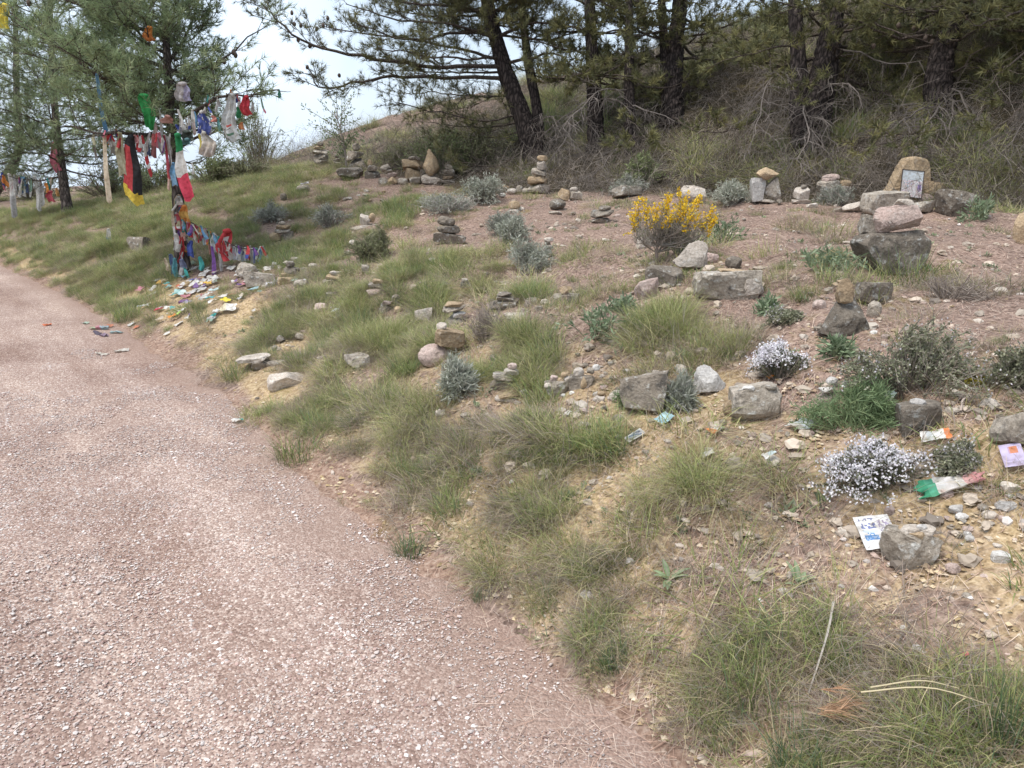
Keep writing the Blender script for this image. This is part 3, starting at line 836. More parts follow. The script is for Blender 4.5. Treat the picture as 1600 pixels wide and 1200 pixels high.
# blobs of grass: (u, v, half width px, half height px, count, kind weights)
GRASS_BLOBS = [
    (450, 500, 60, 40, 50, 'mix:4,weep:2,green:3,dry:3'), (450, 565, 60, 30, 26, 'mix:4,green:3,dry:4'), (290, 480, 70, 24, 40, 'mix:4,green:3,dry:3'), (520, 600, 80, 30, 26, 'mix:3,dry:4,low:3'),
    (60, 312, 140, 12, 130, 'mix:4,green:3,weep:2'), (10, 345, 90, 20, 90, 'mix:4,green:3,weep:2'), (180, 300, 120, 10, 90, 'mix:4,weep:2,green:2'), (330, 285, 110, 14, 110, 'mix:4,weep:2,green:2'),
    # far terrace and the long grassy bank by the flag tree
    (60, 400, 160, 26, 150, 'green:3,mix:5,dry:3'), (170, 420, 130, 50, 230, 'green:3,mix:5,dry:4,weep:2'), (110, 345, 130, 40, 200, 'green:3,mix:5,weep:2'),
    (230, 350, 90, 45, 130, 'mix:4,green:3,weep:2'), (360, 310, 120, 40, 200, 'green:3,mix:5,dry:2'), (430, 270, 120, 20, 170, 'mix:4,dry:2,green:2,weep:2'),
    (380, 265, 80, 20, 80, 'mix:4,green:3,weep:2'), (500, 330, 90, 34, 120, 'mix:5,dry:3,green:2'), (620, 320, 70, 20, 60, 'green:4,mix:3'),
    (510, 400, 110, 40, 120, 'green:4,mix:5,dry:2'), (610, 435, 110, 40, 100, 'weep:4,green:3,mix:3'), (720, 440, 80, 30, 60, 'weep:3,mix:4,green:3'),
    (560, 480, 90, 40, 70, 'mix:4,weep:3,green:2,dry:2'), (600, 540, 100, 40, 80, 'weep:4,mix:4,dry:3'), (460, 470, 70, 50, 60, 'mix:4,dry:4'),
    (180, 490, 60, 30, 50, 'green:4,mix:4'), (430, 400, 60, 30, 50, 'green:3,mix:3'), (330, 520, 60, 20, 8, 'dry:3,mix:1'),
    (700, 560, 90, 40, 36, 'weep:3,green:3,mix:3'), (770, 570, 70, 40, 30, 'green:3,weep:3'), (690, 640, 100, 24, 34, 'weep:3,mix:3,dry:4'),
    (760, 690, 110, 40, 44, 'dry:7,mix:2'), (900, 560, 110, 40, 30, 'weep:3,mix:3,dry:2,green:1'), (1010, 520, 100, 30, 30, 'weep:4,green:2,mix:2'),
    (1090, 560, 80, 30, 16, 'dry:4,mix:2'), (880, 650, 90, 34, 24, 'weep:4,green:3'), (980, 700, 70, 24, 12, 'weep:2,mix:3,green:2'),
    (800, 800, 70, 50, 14, 'dry:6,mix:2'), (700, 750, 70, 40, 14, 'dry:5'), (560, 640, 110, 50, 20, 'dry:3,mix:2,low:3'), (430, 650, 60, 40, 18, 'green:3,mix:3'),
    (880, 900, 90, 40, 12, 'dry:5,mix:3,low:2'), (1000, 1000, 80, 50, 20, 'dry:4,mix:3,green:2'), (1130, 980, 90, 30, 8, 'dry:5,mix:2'),
    (1280, 1040, 110, 50, 12, 'dry:8,mix:1'), (1130, 1110, 130, 60, 18, 'mix:3,green:3,dry:4'), (1360, 1150, 150, 50, 11, 'mix:4,green:3,dry:3'),
    (1500, 1150, 130, 40, 10, 'mix:3,green:4,dry:3'), (1010, 960, 90, 40, 14, 'mix:3,green:3,dry:3'), (1180, 1020, 110, 40, 16, 'green:4,mix:3,dry:3'), (950, 1060, 90, 40, 14, 'low:3,blue:3,mix:2'), (680, 850, 70, 30, 8, 'low:3,green:2'), (1420, 1060, 120, 40, 5, 'dry:4,mix:3,green:2'),
    (400, 360, 80, 30, 60, 'mix:4,green:3,dry:3'), (560, 370, 70, 20, 40, 'mix:4,green:3,dry:2'), (1100, 740, 110, 30, 20, 'weep:4,mix:2,dry:2'),
    (1230, 690, 70, 30, 14, 'weep:3,green:3'), (1340, 430, 110, 30, 24, 'green:3,mix:3'), (1460, 470, 90, 30, 14, 'dry:6'), (830, 455, 60, 30, 22, 'green:3,mix:3'),
    (930, 330, 120, 20, 20, 'low:3,dry:2'), (1150, 350, 200, 20, 18, 'low:3,dry:3'), (720, 300, 70, 16, 26, 'mix:3,dry:3'), (1450, 560, 130, 40, 8, 'dry:4,low:2'),
    (560, 262, 60, 10, 60, 'mix:4,dry:3'), (640, 235, 90, 20, 70, 'mix:4,dry:4,green:1'), (1540, 330, 70, 12, 20, 'low:2,mix:3'),
    (1130, 400, 90, 20, 10, 'low:3'), (900, 400, 90, 40, 12, 'low:3,dry:2'), (1000, 450, 120, 25, 12, 'low:4,dry:2'),
]

def blob_points(u, v, ru, rv, n):
    c, t = G(u, v)
    near, _ = G(u, min(v + rv, 1190)); far, _ = G(u, v - rv)
    ax = np.array([ru * t / FPX, 0])
    ay = (far[:2] - near[:2]) / 2
    L = np.linalg.norm(ay)
    if L > 3.0: ay *= 3.0 / L
    g = np.clip(RS.normal(0, .55, (n, 2)), -1.25, 1.25)
    xy = c[None, :2] + g[:, :1] * ax[None] + g[:, 1:] * ay[None]
    return xy

def covered(p):
    if not len(OCCA): return False
    r = np.hypot(p[0], p[1]); cx, cy = -p[0] / r, -p[1] / r
    dx, dy = p[0] - OCCA[:, 0], p[1] - OCCA[:, 1]
    al = dx * cx + dy * cy; la = np.abs(dx * cy - dy * cx)
    return bool(np.any((la < OCCA[:, 2] * 1.05) & (al > -OCCA[:, 2]) & (al < OCCA[:, 2] + .22)))

def build_grass():
    kinds = ['green', 'weep', 'mix', 'dry', 'low', 'blue', 'spike', 'seed']
    meshes, start = [], {}
    for k in kinds:
        start[k] = len(meshes); meshes += TUFTS[k]
    X, I, S = [], [], []
    for u, v, ru, rv, n, spec in GRASS_BLOBS:
        ks = [(q.split(':')[0], float(q.split(':')[1])) for q in spec.split(',')]
        w = np.array([q[1] for q in ks]); w /= w.sum()
        xy = blob_points(u, v, ru, rv, max(4, int(n * (2.2 if u < 480 and v < 440 else 1.6 if v < 620 else 1.25))))
        d = edge_d(xy[:, 0], xy[:, 1])
        for p, dd in zip(xy, d):
            if dd < .02 or (dd < .12 and RS.rand() < .7): continue
            if v > 300 and fbm(p[0] * 2.3, p[1] * 2.3, 51, 2) < (-.3 if u < 480 and v < 440 else -.20 if v < 620 else -.10) + RS.normal(0, .06): continue
            if v > 300 and covered(p): continue
            k = ks[RS.choice(len(ks), p=w)][0]
            X.append(p); I.append(start[k] + RS.randint(len(TUFTS[k]))); S.append(RS.uniform(.3, .68) * (.75 if dd < .4 else 1))
            if v > 400:
                for _ in range(RS.randint(1, 4)):
                    kk = ['dry', 'low', 'mix', 'dry', 'green'][RS.randint(5)]
                    pp = p + RS.normal(0, .13, 2)
                    if edge_d(pp[0], pp[1]) < .08 or covered(pp): continue
                    X.append(pp); I.append(start[kk] + RS.randint(len(TUFTS[kk]))); S.append(RS.uniform(.2, .48))
    # thin general cover along the whole bank and on the pine hillside
    x, y = logpolar(4200, 2.0, 30)
    d = edge_d(x, y); s = along(x, y)
    d0 = np.interp(s, [0, 2.7, 7.5, 12, 20, 30], [7.6, 7.2, 5.7, 5.6, 6.5, 9])
    nz = fbm(x * .9, y * .9, 33, 2)
    for a, b, dd, ss, q, nn in zip(x, y, d, s, d0, nz):
        if dd > q - .1:
            if nn < -.16 or dd < q + .35: continue
            k = ['weep', 'mix', 'green'][RS.randint(3)]; sc = RS.uniform(.7, 1.4)
        elif dd > .15 and RS.rand() < .12 + .06 * ss and nn > -.1:
            k = ['dry', 'low', 'mix', 'low'][RS.randint(4)]; sc = RS.uniform(.4, .9)
        else: continue
        X.append((a, b)); I.append(start[k] + RS.randint(len(TUFTS[k]))); S.append(sc)
    x, y = logpolar(1900, 2.6, 13)
    d = edge_d(x, y); nz = fbm(x * 1.1, y * 1.1, 61, 2)
    for a, b, dd, nn in zip(x, y, d, nz):
        if .4 < dd < 6.8 and nn > -.05 and not covered((a, b)): X.append((a, b)); I.append(start['seed'] + RS.randint(4)); S.append(RS.uniform(.35, .8))
    X = np.array(X)
    pts = np.stack([X[:, 0], X[:, 1], H(X[:, 0], X[:, 1])], -1)
    scatter('grass', meshes, pts, align_eulers(normals(X[:, 0], X[:, 1]), RS.uniform(0, 6.28, len(X)), .5) + RS.normal(0, .14, (len(X), 3)), np.array(S)[:, None] * RS.uniform(.72, 1.3, (len(X), 3)), I,
            'wild green and straw coloured grass over bank and terrace')

def twig_mesh(n=22, L=(.3, .8), spread=.25, up=.5, cols=((.22, .185, .155), (.155, .13, .11), (.28, .24, .20)), r=.003):
    a = Acc()
    for i in range(n):
        p = np.array([RS.normal(0, spread), RS.normal(0, spread), 0.0])
        d = np.array([RS.normal(0, .6), RS.normal(0, .6), RS.uniform(.1, up * 2)]); d /= np.linalg.norm(d)
        ln = RS.uniform(*L); pts = [p]
        for k in range(5):
            d = d + RS.normal(0, .28, 3) + np.array([0, 0, -.12]); d /= np.linalg.norm(d)
            pts.append(pts[-1] + d * ln / 5)
        c = np.array(cols[RS.randint(len(cols))]) * RS.uniform(.75, 1.2)
        a.add(*tube(pts, np.linspace(r, r * .35, 6), 3, False), c)
        for _ in range(3):
            j = RS.randint(2, 5); e = d + RS.normal(0, .8, 3); e /= np.linalg.norm(e)
            q = [pts[j], pts[j] + e * ln * .13 + RS.normal(0, .01, 3), pts[j] + e * ln * .28 + RS.normal(0, .03, 3)]
            a.add(*tube(q, np.array([r * .6, r * .5, r * .25]), 3, False), c)
    return a.mesh('dry_twigs', M_DRY)

def build_undergrowth():
    me = [twig_mesh() for _ in range(6)] + [twig_mesh(16, (.15, .4), .18, .35, ((.25, .20, .165), (.19, .15, .125)), .002) for _ in range(3)]
    x, y = logpolar(4400, 7.0, 24, 48)
    d = edge_d(x, y); s = along(x, y)
    d0 = np.interp(s, [0, 2.7, 7.5, 12, 20, 30], [7.6, 7.2, 5.7, 5.6, 6.5, 9])
    nz = fbm(x * .8, y * .8, 41, 2)
    k = (d > d0 - .1) & (d < 14) & (nz > -.28) & (s < 21)
    x, y, d, d0 = x[k], y[k], d[k], d0[k]
    idx = RS.randint(0, 9, len(x))
    scatter('undergrowth', me, np.stack([x, y, H(x, y) - .02], -1), align_eulers(normals(x, y), RS.uniform(0, 6.28, len(x)), .7),
            RS.uniform(.5, 1.25, len(x)), idx, 'tangled dry grey brushwood covering the slope under the pines')

build_gravel()
build_litter()
build_loose_stones()
build_undergrowth()
OCC = []        # (x, y, radius) of things that grass should not swallow

# ------------------------------------------------------------------ pines
def unit(v):
    v = np.asarray(v, float); return v / (np.linalg.norm(v) + 1e-9)

def wander(p, d, L, n, jit, pull=(0, 0, 0)):
    pts = [np.asarray(p, float)]; d = unit(d); pull = np.asarray(pull, float)
    for _ in range(n):
        d = unit(d + RS.normal(0, jit, 3) + pull / n)
        pts.append(pts[-1] + d * L / n)
    return np.array(pts), d

def grow_limb(wood, tips, ctrl, r0, r1, sec_gap=.15, sec_len=.6, twig_gap=.06, twig_len=(.08, .2), f0=.2, pull=(0, 0, .25), col=(.2, .17, .15), bare=0.0, sides=6):
    L = float(np.sum(np.linalg.norm(np.diff(np.asarray(ctrl), axis=0), axis=1)))
    n = max(6, int(L / .16))
    main = spline(ctrl, n)
    main[1:-1] += RS.normal(0, .012, (n - 2, 3))
    wood.add(*tube(main, np.linspace(r0, r1, n), sides), col)
    ns = max(2, int(L * (1 - f0) / sec_gap))
    side = 1
    for k in range(ns):
        f = f0 + (1 - f0) * (k + RS.rand()) / ns
        i = min(n - 2, int(f * (n - 1)))
        p = main[i] + (main[i + 1] - main[i]) * RS.rand(); tg = unit(main[i + 1] - main[i])
        side = -side
        lat = unit(np.cross(tg, (0, 0, 1))) * side
        dr = tg * RS.uniform(.4, 1.0) + lat * RS.uniform(.5, 1.0) + np.array([0, 0, RS.normal(0.05, .35)])
        sl = sec_len * RS.uniform(.45, 1.1) * (1.1 - .6 * f)
        sp, d = wander(p, dr, sl, 4, .16, pull)
        rr = min(.009, r0 * .22 * (1 - .5 * f) + .002)
        wood.add(*tube(sp, np.linspace(rr, rr * .4, 5), 4, False), col)
        if RS.rand() < bare: continue
        nt_ = max(2, int(sl / twig_gap))
        for m in range(nt_):
            g = .25 + .75 * (m + RS.rand()) / nt_
            j = min(3, int(g * 4)); q = sp[j] + (sp[j + 1] - sp[j]) * (g * 4 - j if g < 1 else 1)
            e = unit(sp[j + 1] - sp[j]) * .7 + RS.normal(0, .55, 3) + np.array([0, 0, .15])
            tl = RS.uniform(*twig_len)
            tp, td = wander(q, e, tl, 2, .2, pull)
            wood.add(*tube(tp, np.array([.0035, .003, .002]), 3, False), col)
            tips.append((tp[2], td))
            if tl > .11: tips.append((tp[1], td))
        tips.append((sp[-1], d))

def needles(tips, per=16, L=(.07, .12), wd=.0042, cols=((.11, .15, .065), (.15, .185, .08), (.09, .12, .06)), spread=(.25, 1.25)):
    tips = list(tips); K = len(tips)
    pos = np.array([t[0] for t in tips]); dr = np.array([t[1] for t in tips])
    n = K * per
    p = np.repeat(pos, per, 0); d = np.repeat(dr, per, 0)
    rnd = RS.normal(0, 1, (n, 3)); pr = rnd - (rnd * d).sum(1, keepdims=True) * d
    pr /= np.linalg.norm(pr, axis=1, keepdims=True) + 1e-9
    ph = RS.uniform(*spread, n)
    nd = d * np.cos(ph)[:, None] + pr * np.sin(ph)[:, None]
    ln = RS.uniform(*L, n)
    b = p - d * RS.uniform(0, .05, n)[:, None]
    sd = np.cross(nd, RS.normal(0, 1, (n, 3))); sd /= np.linalg.norm(sd, axis=1, keepdims=True) + 1e-9
    V = np.stack([b - sd * wd / 2, b + sd * wd / 2, b + nd * ln[:, None]], 1)
    c = np.asarray(cols)[RS.randint(0, len(cols), K)] * RS.uniform(.75, 1.25, (K, 1))
    return V.reshape(-1, 3), np.arange(n * 3).reshape(-1, 3), np.clip(np.repeat(np.repeat(c, per, 0), 3, 0), 0, 1)

def part(name, acc, mat, root, smooth=False):
    off = np.array(root.location)
    acc.V = [v - off for v in acc.V]
    return obj(name, acc.mesh(name, mat, smooth), root)

def px_pts(pix, t0):
    """pixel outline of a limb given as (u, v, depth offset) -> world points"""
    return [P(u, v, t0 + dz) for u, v, dz in pix]

def make_pine(name, label, trunk_px, r_base, r_top, limbs=(), n_auto=20, auto_from=.3, Lmax=2.2, ncols=None, dead=(), seed=0, per=16,
              droop=.0, group='pines', twist=.02, base=None, stems=(), sec_len=.6, cones=(), auto_az=None, lean_off=0.0, shy=0.0, wd=.0065, sec_gap=.15):
    """trunk_px: photo pixels the trunk runs through, foot first"""
    global RS
    keep = RS; RS = np.random.RandomState(1000 + seed)
    foot, t0 = G(*trunk_px[0][:2]) if base is None else base
    root = empty(name, foot)
    tr = [foot - np.array([0, 0, .12])] + [P(q[0], q[1], t0 + (q[2] if len(q) > 2 else 0)) for q in trunk_px[1:]]
    line = spline(tr, 60)
    acc = Acc()
    f = np.linspace(0, 1, 60)
    rad = (r_base + (r_top - r_base) * f ** .8) * (1 + .45 * np.exp(-f * 45))
    acc.add(*tube(line, rad, 16, lump=.09), (.2, .2, .2))
    part('trunk', acc, M_BARK3 if group == 'pines on the bank' else M_BARK, root)
    for st in stems:
        sl = spline([P(q[0], q[1], t0 + (q[2] if len(q) > 2 else 0)) for q in st[0]], 40); a = Acc()
        a.add(*tube(sl, np.linspace(st[1], st[2], 40), 12, lump=.08), (.2, .2, .2)); part('trunk', a, M_BARK, root)
    tips = []
    for ctrl, r0, kw in limbs:
        a = Acc(); pts = px_pts(ctrl, t0)
        grow_limb(a, tips, pts, r0, r0 * .25, **{**dict(sec_len=sec_len), **kw})
        part('branch', a, M_BARK2, root)
    for k in range(n_auto):
        ff = auto_from + (1 - auto_from) * (k + RS.rand() * .8) / n_auto
        i = min(58, int(ff * 59)); p = line[i]
        az = k * 2.39996 + RS.normal(0, .3) if auto_az is None else RS.uniform(*auto_az)
        el = -.15 - droop + .8 * ff + RS.normal(0, .12)
        L = Lmax * (1.05 - .75 * ff) * RS.uniform(.7, 1.1)
        if ff < .62: L *= 1 - shy * max(0, -math.sin(az))       # few low boughs on the side facing the open terrace
        L *= 1 - lean_off * max(0, math.cos(az) + .15)
        d = np.array([math.cos(az) * math.cos(el), math.sin(az) * math.cos(el), math.sin(el)])
        c = [p, p + d * L * .45 + np.array([0, 0, -.05 * L]) + RS.normal(0, .05, 3), p + d * L + np.array([0, 0, .06 * L])]
        a = Acc(); grow_limb(a, tips, c, rad[i] * .16 + .006, .004, sec_len=sec_len, f0=.15, sec_gap=sec_gap)
        part('branch', a, M_BARK2, root)
    for ctrl, r0, L in dead:
        a = Acc(); c = px_pts(ctrl, t0); dummy = []
        grow_limb(a, dummy, c, r0, r0 * .3, sec_gap=.07, sec_len=L, twig_gap=.06, twig_len=(.1, .3), f0=.1, pull=(0, 0, -.7), col=(.17, .145, .128), sides=5)
        part('dead_branch', a, M_DRY, root)
    if tips:
        a = Acc(); a.add(*needles(tips, per, cols=ncols or ((.11, .15, .065), (.15, .185, .08), (.09, .12, .06)), wd=wd))
        part('crown', a, M_NEEDLE, root)
    for (u, v, dz) in cones:
        a = Acc(); c = P(u, v, t0 + dz); vv = ICO1[0] * np.array([.026, .026, .036]) * (1 + RS.uniform(-.12, .12, (len(ICO1[0]), 1)))
        a.add(vv + c, ICO1[1], (.10, .075, .06)); part('cone', a, M_DRY, root)
    tag(root, label, 'tree', group); hero(label, foot)
    RS = keep
    return root, t0

GRN = ((.225, .285, .145), (.27, .33, .175), (.18, .23, .125), (.31, .35, .195))
OLV = ((.135, .135, .06), (.18, .175, .075), (.10, .105, .052), (.235, .22, .095))

# the pine hung with flags, left
TREE_A, TA = make_pine('pine_tree', 'green pine hung with flags, scarves and ribbons beside the path',
    [(287, 428), (281, 360), (277, 290), (268, 200), (262, 100), (257, 0), (252, -150), (250, -330)], .088, .022,
    limbs=[([(266, 165, 0), (205, 142, -.5), (150, 115, -.8), (80, 65, -.95), (10, 15, -1.0)], .032, dict(f0=.1)),
           ([(270, 212, 0), (225, 212, -.6), (180, 208, -.9), (148, 206, -.95), (110, 196, -.95)], .028, dict(bare=.55, f0=.25)),
           ([(268, 200, 0), (300, 178, -.5), (340, 152, -.8), (375, 148, -.9), (436, 140, -.9)], .026, dict(bare=.25, f0=.35)),
           ([(272, 235, 0), (300, 218, -.5), (335, 208, -.7), (370, 196, -.85)], .022, dict(bare=.5, f0=.3)),
           ([(264, 140, 0), (310, 110, .1), (352, 88, .1), (395, 55, .1), (418, 40, .1)], .018, dict(f0=.5, bare=.35)),
           ([(262, 100, 0), (290, 60, .2), (305, 20, .2), (318, -30, .2)], .02, {}),
           ([(275, 250, 0), (305, 255, -.3), (330, 240, -.3)], .014, dict(bare=.8)),
           ([(262, 110, 0), (200, 85, .2), (120, 60, .4), (40, 50, .4)], .03, {}),
           ([(268, 190, 0), (215, 175, .5), (150, 170, .8), (70, 160, .9)], .026, {}),
           ([(270, 215, 0), (320, 200, .6), (360, 205, .8), (390, 215, .9)], .018, dict(f0=.3, bare=.3)),
           ([(262, 60, 0), (180, 30, -.3), (100, 0, -.4), (40, -40, -.4)], .026, {}),
                      ([(278, 342, 0), (305, 352, -.15), (335, 368, -.25), (362, 384, -.3), (408, 392, -.35)], .018, dict(bare=.95, sec_len=.2)),
           ], n_auto=72, auto_from=.42, Lmax=2.35, lean_off=.68, ncols=GRN, seed=1, per=14, group='pines on the bank', sec_len=.8, sec_gap=.085,
    cones=[(365, 82, .1), (368, 86, .1), (350, 96, .1), (126, 62, -.4), (45, 5, -.5)])

TREE_B, TB = make_pine('pine_tree', 'slender leaning pine with a pink scarf, nearest the photo\'s side edge beyond the flags',
    [(106, 335), (100, 290), (94, 245), (86, 170), (80, 80), (78, -40), (80, -250)], .10, .03,
    limbs=[([(98, 275, 0), (70, 282, -.1), (40, 280, -.1), (5, 272, -.1)], .02, dict(bare=.7)),
           ([(92, 230, 0), (60, 225, -.1), (20, 215, .1), (-30, 200, .1)], .024, {}),
           ([(90, 210, 0), (130, 200, .4), (170, 205, .7)], .024, {}),
           ([(92, 240, 0), (150, 245, .4), (200, 240, .7)], .022, dict(bare=.4))],
    n_auto=50, auto_from=.28, Lmax=2.6, ncols=GRN, seed=2, per=11, wd=.007, group='pines on the bank', sec_len=.9, sec_gap=.11)

# far background pines that close the view on that side
make_pine('pine_tree', 'hazy green pine furthest back behind the flag tree', [(30, 318), (28, 240), (26, 150), (24, 20), (22, -120)], .13, .03,
          n_auto=34, auto_from=.2, Lmax=2.6, ncols=((.20, .26, .15), (.24, .30, .18)), seed=3, per=12, group='pines on the bank', sec_len=.9, wd=.006,
          base=(np.array([-13.0, 19.5, float(H(-13.0, 19.5))]), 18.8))

# the big central pine with long limbs reaching over the cairns
TREE_C, TC = make_pine('pine_tree', 'leaning dark pine with long limbs sweeping out over the cairns',
    [(838, 250), (822, 200), (800, 140), (780, 80), (765, 20), (750, -60), (735, -200), (725, -340)], .185, .06,
    limbs=[([(790, 108, 0), (740, 102, -.2), (680, 106, -.4), (600, 95, -.6), (530, 82, -.8), (470, 60, -.9), (425, 25, -1.0), (408, 5, -1.0)], .04, dict(f0=.2)),
           ([(793, 122, 0), (700, 121, -.1), (620, 120, -.2), (560, 128, -.3), (505, 138, -.4), (482, 108, -.4)], .036, dict(f0=.15)),
           ([(785, 95, 0), (720, 78, .2), (650, 62, .3), (580, 55, .3), (500, 40, .2)], .03, dict(f0=.15)),
           ([(772, 50, 0), (710, 52, -.3), (660, 62, -.6), (610, 58, -.8), (545, 30, -.9)], .03, dict(f0=.15)),
           ([(776, 60, 0), (700, 36, -.5), (620, 30, -.8), (540, 6, -1.0)], .026, dict(f0=.12)), ([(786, 88, 0), (730, 92, -.5), (660, 85, -.8), (590, 76, -1.0)], .024, dict(f0=.12)),
           ([(768, 30, 0), (720, 24, .3), (660, 24, .6), (600, 12, .8)], .024, dict(f0=.12)), ([(792, 112, 0), (740, 114, .5), (680, 112, .9), (590, 110, 1.2)], .024, dict(f0=.12)),
           ([(765, 20, 0), (700, 10, -.3), (640, 5, -.5), (570, -10, -.6)], .03, {}),
           ([(760, -10, 0), (690, -25, .3), (600, -40, .5), (520, -50, .6)], .03, {}),
           ([(812, 180, 0), (760, 188, -.2), (690, 178, -.3), (640, 165, -.3), (612, 163, -.3)], .02, dict(f0=.06)),
           ([(815, 190, 0), (760, 200, .5), (700, 195, .8), (650, 190, 1.0)], .017, dict(f0=.05)),
           ([(820, 205, 0), (770, 215, .2), (720, 215, .4), (680, 222, .5)], .016, dict(f0=.05)),
           ([(800, 150, 0), (740, 150, .9), (670, 145, 1.6), (620, 150, 2.0)], .018, dict(f0=.05)),
           ([(790, 100, 0), (830, 90, -.4), (870, 85, -.7), (900, 110, -.9)], .03, dict(f0=.2)),
           ([(775, 60, 0), (820, 40, -.4), (870, 35, -.7), (920, 50, -.9)], .03, dict(f0=.2)),
           ([(765, 20, 0), (810, 0, -.4), (860, -10, -.6)], .03, {}),
           ([(824, 232, 0), (780, 258, -.3), (740, 258, -.4), (700, 252, -.5)], .016, dict(bare=.92))],
    stems=[([(842, 245), (840, 180), (828, 110), (818, 40), (810, -60), (806, -200)], .10, .04)],
    n_auto=34, auto_from=.5, Lmax=2.8, ncols=OLV, seed=4, per=14, group='pines on the hillside', sec_len=.85, sec_gap=.06,
    dead=[([(835, 225, 0), (870, 190, -.4), (905, 170, -.6), (950, 165, -.6)], .014, .5), ([(838, 200, 0), (860, 180, -.5), (880, 215, -.8)], .012, .5)],
    cones=[(456, 20, -.9), (470, 40, -.9), (495, 45, -.8), (505, 40, -.8), (512, 28, -.8), (466, 62, -.9), (480, 105, -.4), (460, 38, -.9), (484, 72, -.8), (530, 118, -.3)])

def hill_pine(label, trunk, rb, rt, seed, n_auto=22, dead=(), limbs=(), Lmax=2.2, auto_from=.3, **kw):
    return make_pine('pine_tree', label, trunk, rb, rt, limbs=limbs, n_auto=int(n_auto * 1.2), auto_from=auto_from - .03, droop=.12, shy=.62, Lmax=Lmax, ncols=OLV, seed=seed, group='pines on the hillside', dead=dead, sec_len=.65, wd=.0095, **kw)  # needles made extra wide so these crowns cast more shade on the slope

hill_pine('dark pine trunk in shade just behind the leaning pine', [(932, 232), (930, 170), (926, 100), (922, 20), (918, -80), (915, -260)], .15, .05, 11, 24, Lmax=2.2, auto_from=.36,
          limbs=[([(928, 130, 0), (890, 125, -.5), (850, 120, -.8), (835, 105, -.9)], .02, dict(f0=.3)), ([(928, 120, 0), (960, 118, -.7), (1000, 125, -1.1)], .02, dict(f0=.3))],
          dead=[([(930, 180, 0), (905, 190, -.6), (880, 225, -.9), (860, 250, -1.0)], .012, .5), ([(930, 160, 0), (960, 155, -.5), (985, 175, -.8)], .011, .45)])
hill_pine('straight slim pine trunk, middle of the hillside trunks', [(985, 238), (984, 180), (983, 110), (983, 30), (984, -80), (986, -260)], .10, .04, 12, 22, Lmax=1.8, auto_from=.36,
          limbs=[([(984, 90, 0), (950, 95, -.3), (900, 118, -.5), (868, 118, -.6)], .016, dict(f0=.3))],
          dead=[([(984, 165, 0), (1010, 172, -.3), (1055, 190, -.5)], .014, .25), ([(984, 195, 0), (960, 235, -.6), (935, 268, -.9), (905, 280, -1.0)], .012, .35),
                ([(983, 140, 0), (940, 140, -.4), (905, 170, -.6), (880, 200, -.7)], .011, .5)])
hill_pine('grey barked double pine trunk standing highest on the bare crest', [(1050, 190), (1050, 140), (1054, 80), (1062, 10), (1070, -80), (1080, -240)], .20, .07, 13, 22, Lmax=2.4, auto_from=.4,
          stems=[([(1043, 192), (1042, 150), (1040, 110), (1036, 40), (1030, -60)], .11, .05)],
          limbs=[([(1056, 60, 0), (1110, 52, -.6), (1160, 60, -1.2), (1200, 75, -1.6)], .022, dict(f0=.3)), ([(1050, 195, 0), (1020, 195, -.8), (1000, 215, -1.2), (975, 235, -1.6)], .014, dict(f0=.3)),
                 ([(1048, 180, 0), (1080, 200, -1.0), (1130, 205, -1.8), (1200, 180, -2.2)], .016, dict(f0=.2, bare=.5))],
          dead=[([(1040, 110, 0), (1015, 82, -.2), (990, 75, -.3), (960, 90, -.4)], .014, .4)])
hill_pine('stout forked pine with shaggy dead twigs round its foot', [(1272, 218), (1276, 170), (1288, 110), (1298, 50), (1308, -20), (1318, -120), (1325, -260)], .23, .08, 14, 24, Lmax=2.4, auto_from=.4,
          stems=[([(1255, 222), (1250, 180), (1248, 120), (1245, 50), (1240, -30), (1236, -160)], .15, .06)],
          limbs=[([(1250, 75, 0), (1215, 72, -.5), (1180, 85, -.8), (1140, 92, -1.0)], .018, dict(f0=.25)), ([(1290, 20, 0), (1265, 12, -.5), (1245, 10, -.8), (1210, 0, -1.0)], .02, {}),
                 ([(1275, 120, 0), (1262, 128, -.5), (1255, 135, -.7)], .012, {}), ([(1296, 60, 0), (1345, 30, -.5), (1400, 50, -.8), (1455, 68, -1.0)], .018, dict(bare=.4))],
          dead=[([(1300, 75, 0), (1345, 82, -.3), (1390, 100, -.5), (1440, 95, -.6)], .016, .2), ([(1270, 160, 0), (1290, 135, -.4), (1330, 135, -.6), (1348, 170, -.7)], .014, .5),
                ([(1262, 190, 0), (1255, 170, -.5), (1265, 215, -.8), (1245, 250, -1.0)], .012, .55), ([(1280, 180, 0), (1290, 190, -.5), (1285, 225, -.7), (1300, 250, -.9)], .012, .5),
                ([(1250, 120, 0), (1215, 115, -.5), (1190, 160, -.8), (1180, 210, -1.0)], .012, .6)],
          cones=[(1365, 72, -.5), (1446, 60, -.9), (1456, 66, -.9), (1404, 40, -.8), (1428, 44, -.8)])
